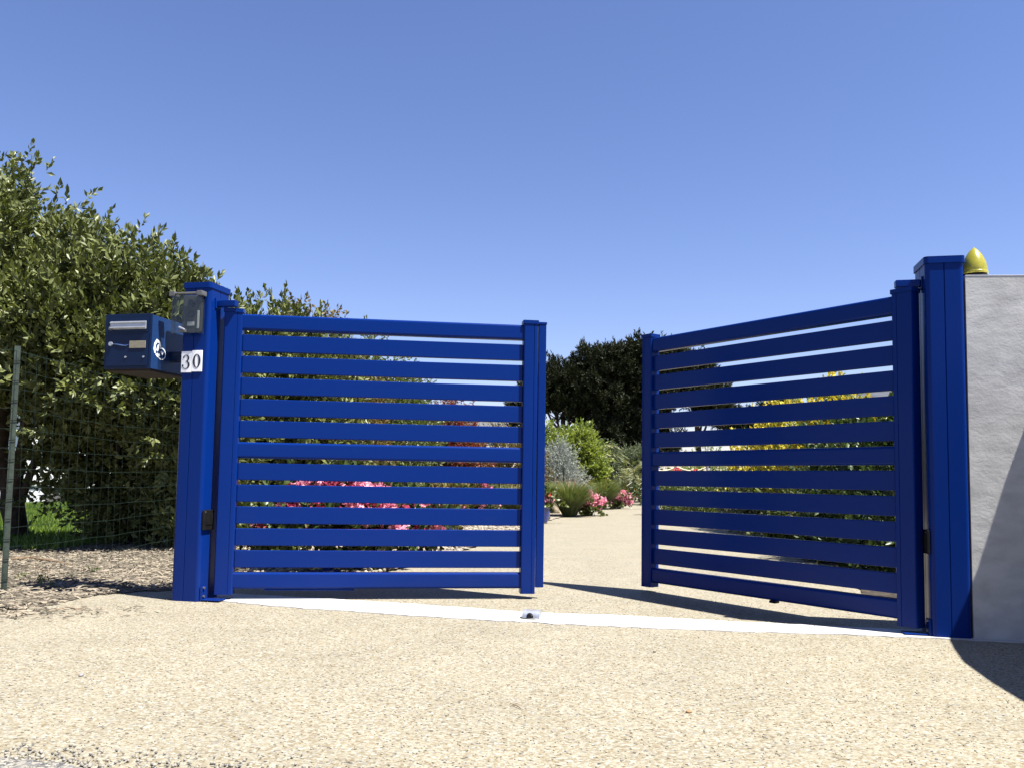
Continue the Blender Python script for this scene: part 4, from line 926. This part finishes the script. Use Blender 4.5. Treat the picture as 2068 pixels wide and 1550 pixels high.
# ================================================================== small finds on the ground
def find(name, pts, rads, m, label, cat, n=6):
    bm = bmesh.new(); o0 = Vector(pts[0]); tube(bm, [Vector(q) - o0 for q in pts], rads, n); o = bm_obj(name, bm, m, None, pts[0], smooth=50); tag(o, label, cat); return o
def gz(u, v, z): q = ground(u, v); return (q.x, q.y, z)
find('twig', [gz(113, 1234, .008), gz(135, 1229, .010), gz(152, 1231, .006), gz(176, 1228, .008)], [.004, .003, .0035, .002], TWIG, 'short dry twig lying on the gravel below the mulch', 'twig')
find('twig', [gz(1030, 1421, .004), gz(1045, 1428, .005), gz(1056, 1434, .003)], [.0012, .0016, .001], TWIG, 'tiny dry twig on the open gravel in the middle foreground', 'twig')
find('stick', [gz(22, 1136, .03), gz(60, 1134, .035), (*gz(100, 1139, .03)[:2], .03), (*gz(152, 1146, .02)[:2], .02)], [.008, .009, .008, .005], TWIG, 'long pale dead stick lying across the mulch by the fence post', 'stick')
find('stick', [gz(35, 1150, .02), (*gz(70, 1152, .022)[:2], .022), (*gz(98, 1157, .015)[:2], .015)], [.006, .006, .004], TWIG, 'shorter pale stick on the mulch nearer the fence post', 'stick')
def pebble(u, v, r, m, label, seed):
    rg = random.Random(seed); bm = bmesh.new(); bmesh.ops.create_icosphere(bm, subdivisions=2, radius=r); q = ground(u, v)
    for w in bm.verts: w.co = Vector((w.co.x * 1.3, w.co.y, w.co.z * .6)) * (1 + rg.uniform(-.06, .06))
    o = bm_obj('pebble', bm, m, None, (q.x, q.y, r * .45), (0, 0, rg.uniform(0, 3))); tag(o, label, 'pebble', 'single pebbles on the drive')
pebble(1391, 1438, .0075, mat('brown_pebble', (.25, .15, .07), .7), 'brown pebble on the gravel right of the middle foreground', 1)
pebble(1322, 1316, .006, mat('dark_pebble', (.09, .08, .06), .7), 'small dark pebble on the gravel just below the threshold', 2)
pebble(164, 1364, .008, mat('grey_pebble', (.2, .19, .2), .7), 'grey pebble on the gravel in the left foreground', 3)
def weed(u, v, h, label, seed):
    q = ground(u, v); t = empty('weed', (q.x, q.y, .006), 0, label, 'weed', 'small weeds in the mulch')
    foliage('foliage', [(q.x, q.y, h * .4, h * .5, h * .5, h * .4)], 14, 5, .02, .018, .010, LEAFH, t, seed, origin=(q.x, q.y, .006), shell=.9, clump=2, cr=.01)
weed(90, 1190, .09, 'small green weed in the mulch left of the gate post', 1); weed(190, 1160, .05, 'tiny green weed in the middle of the mulch', 2); weed(42, 1172, .06, 'small weed beside the fence post foot', 3)
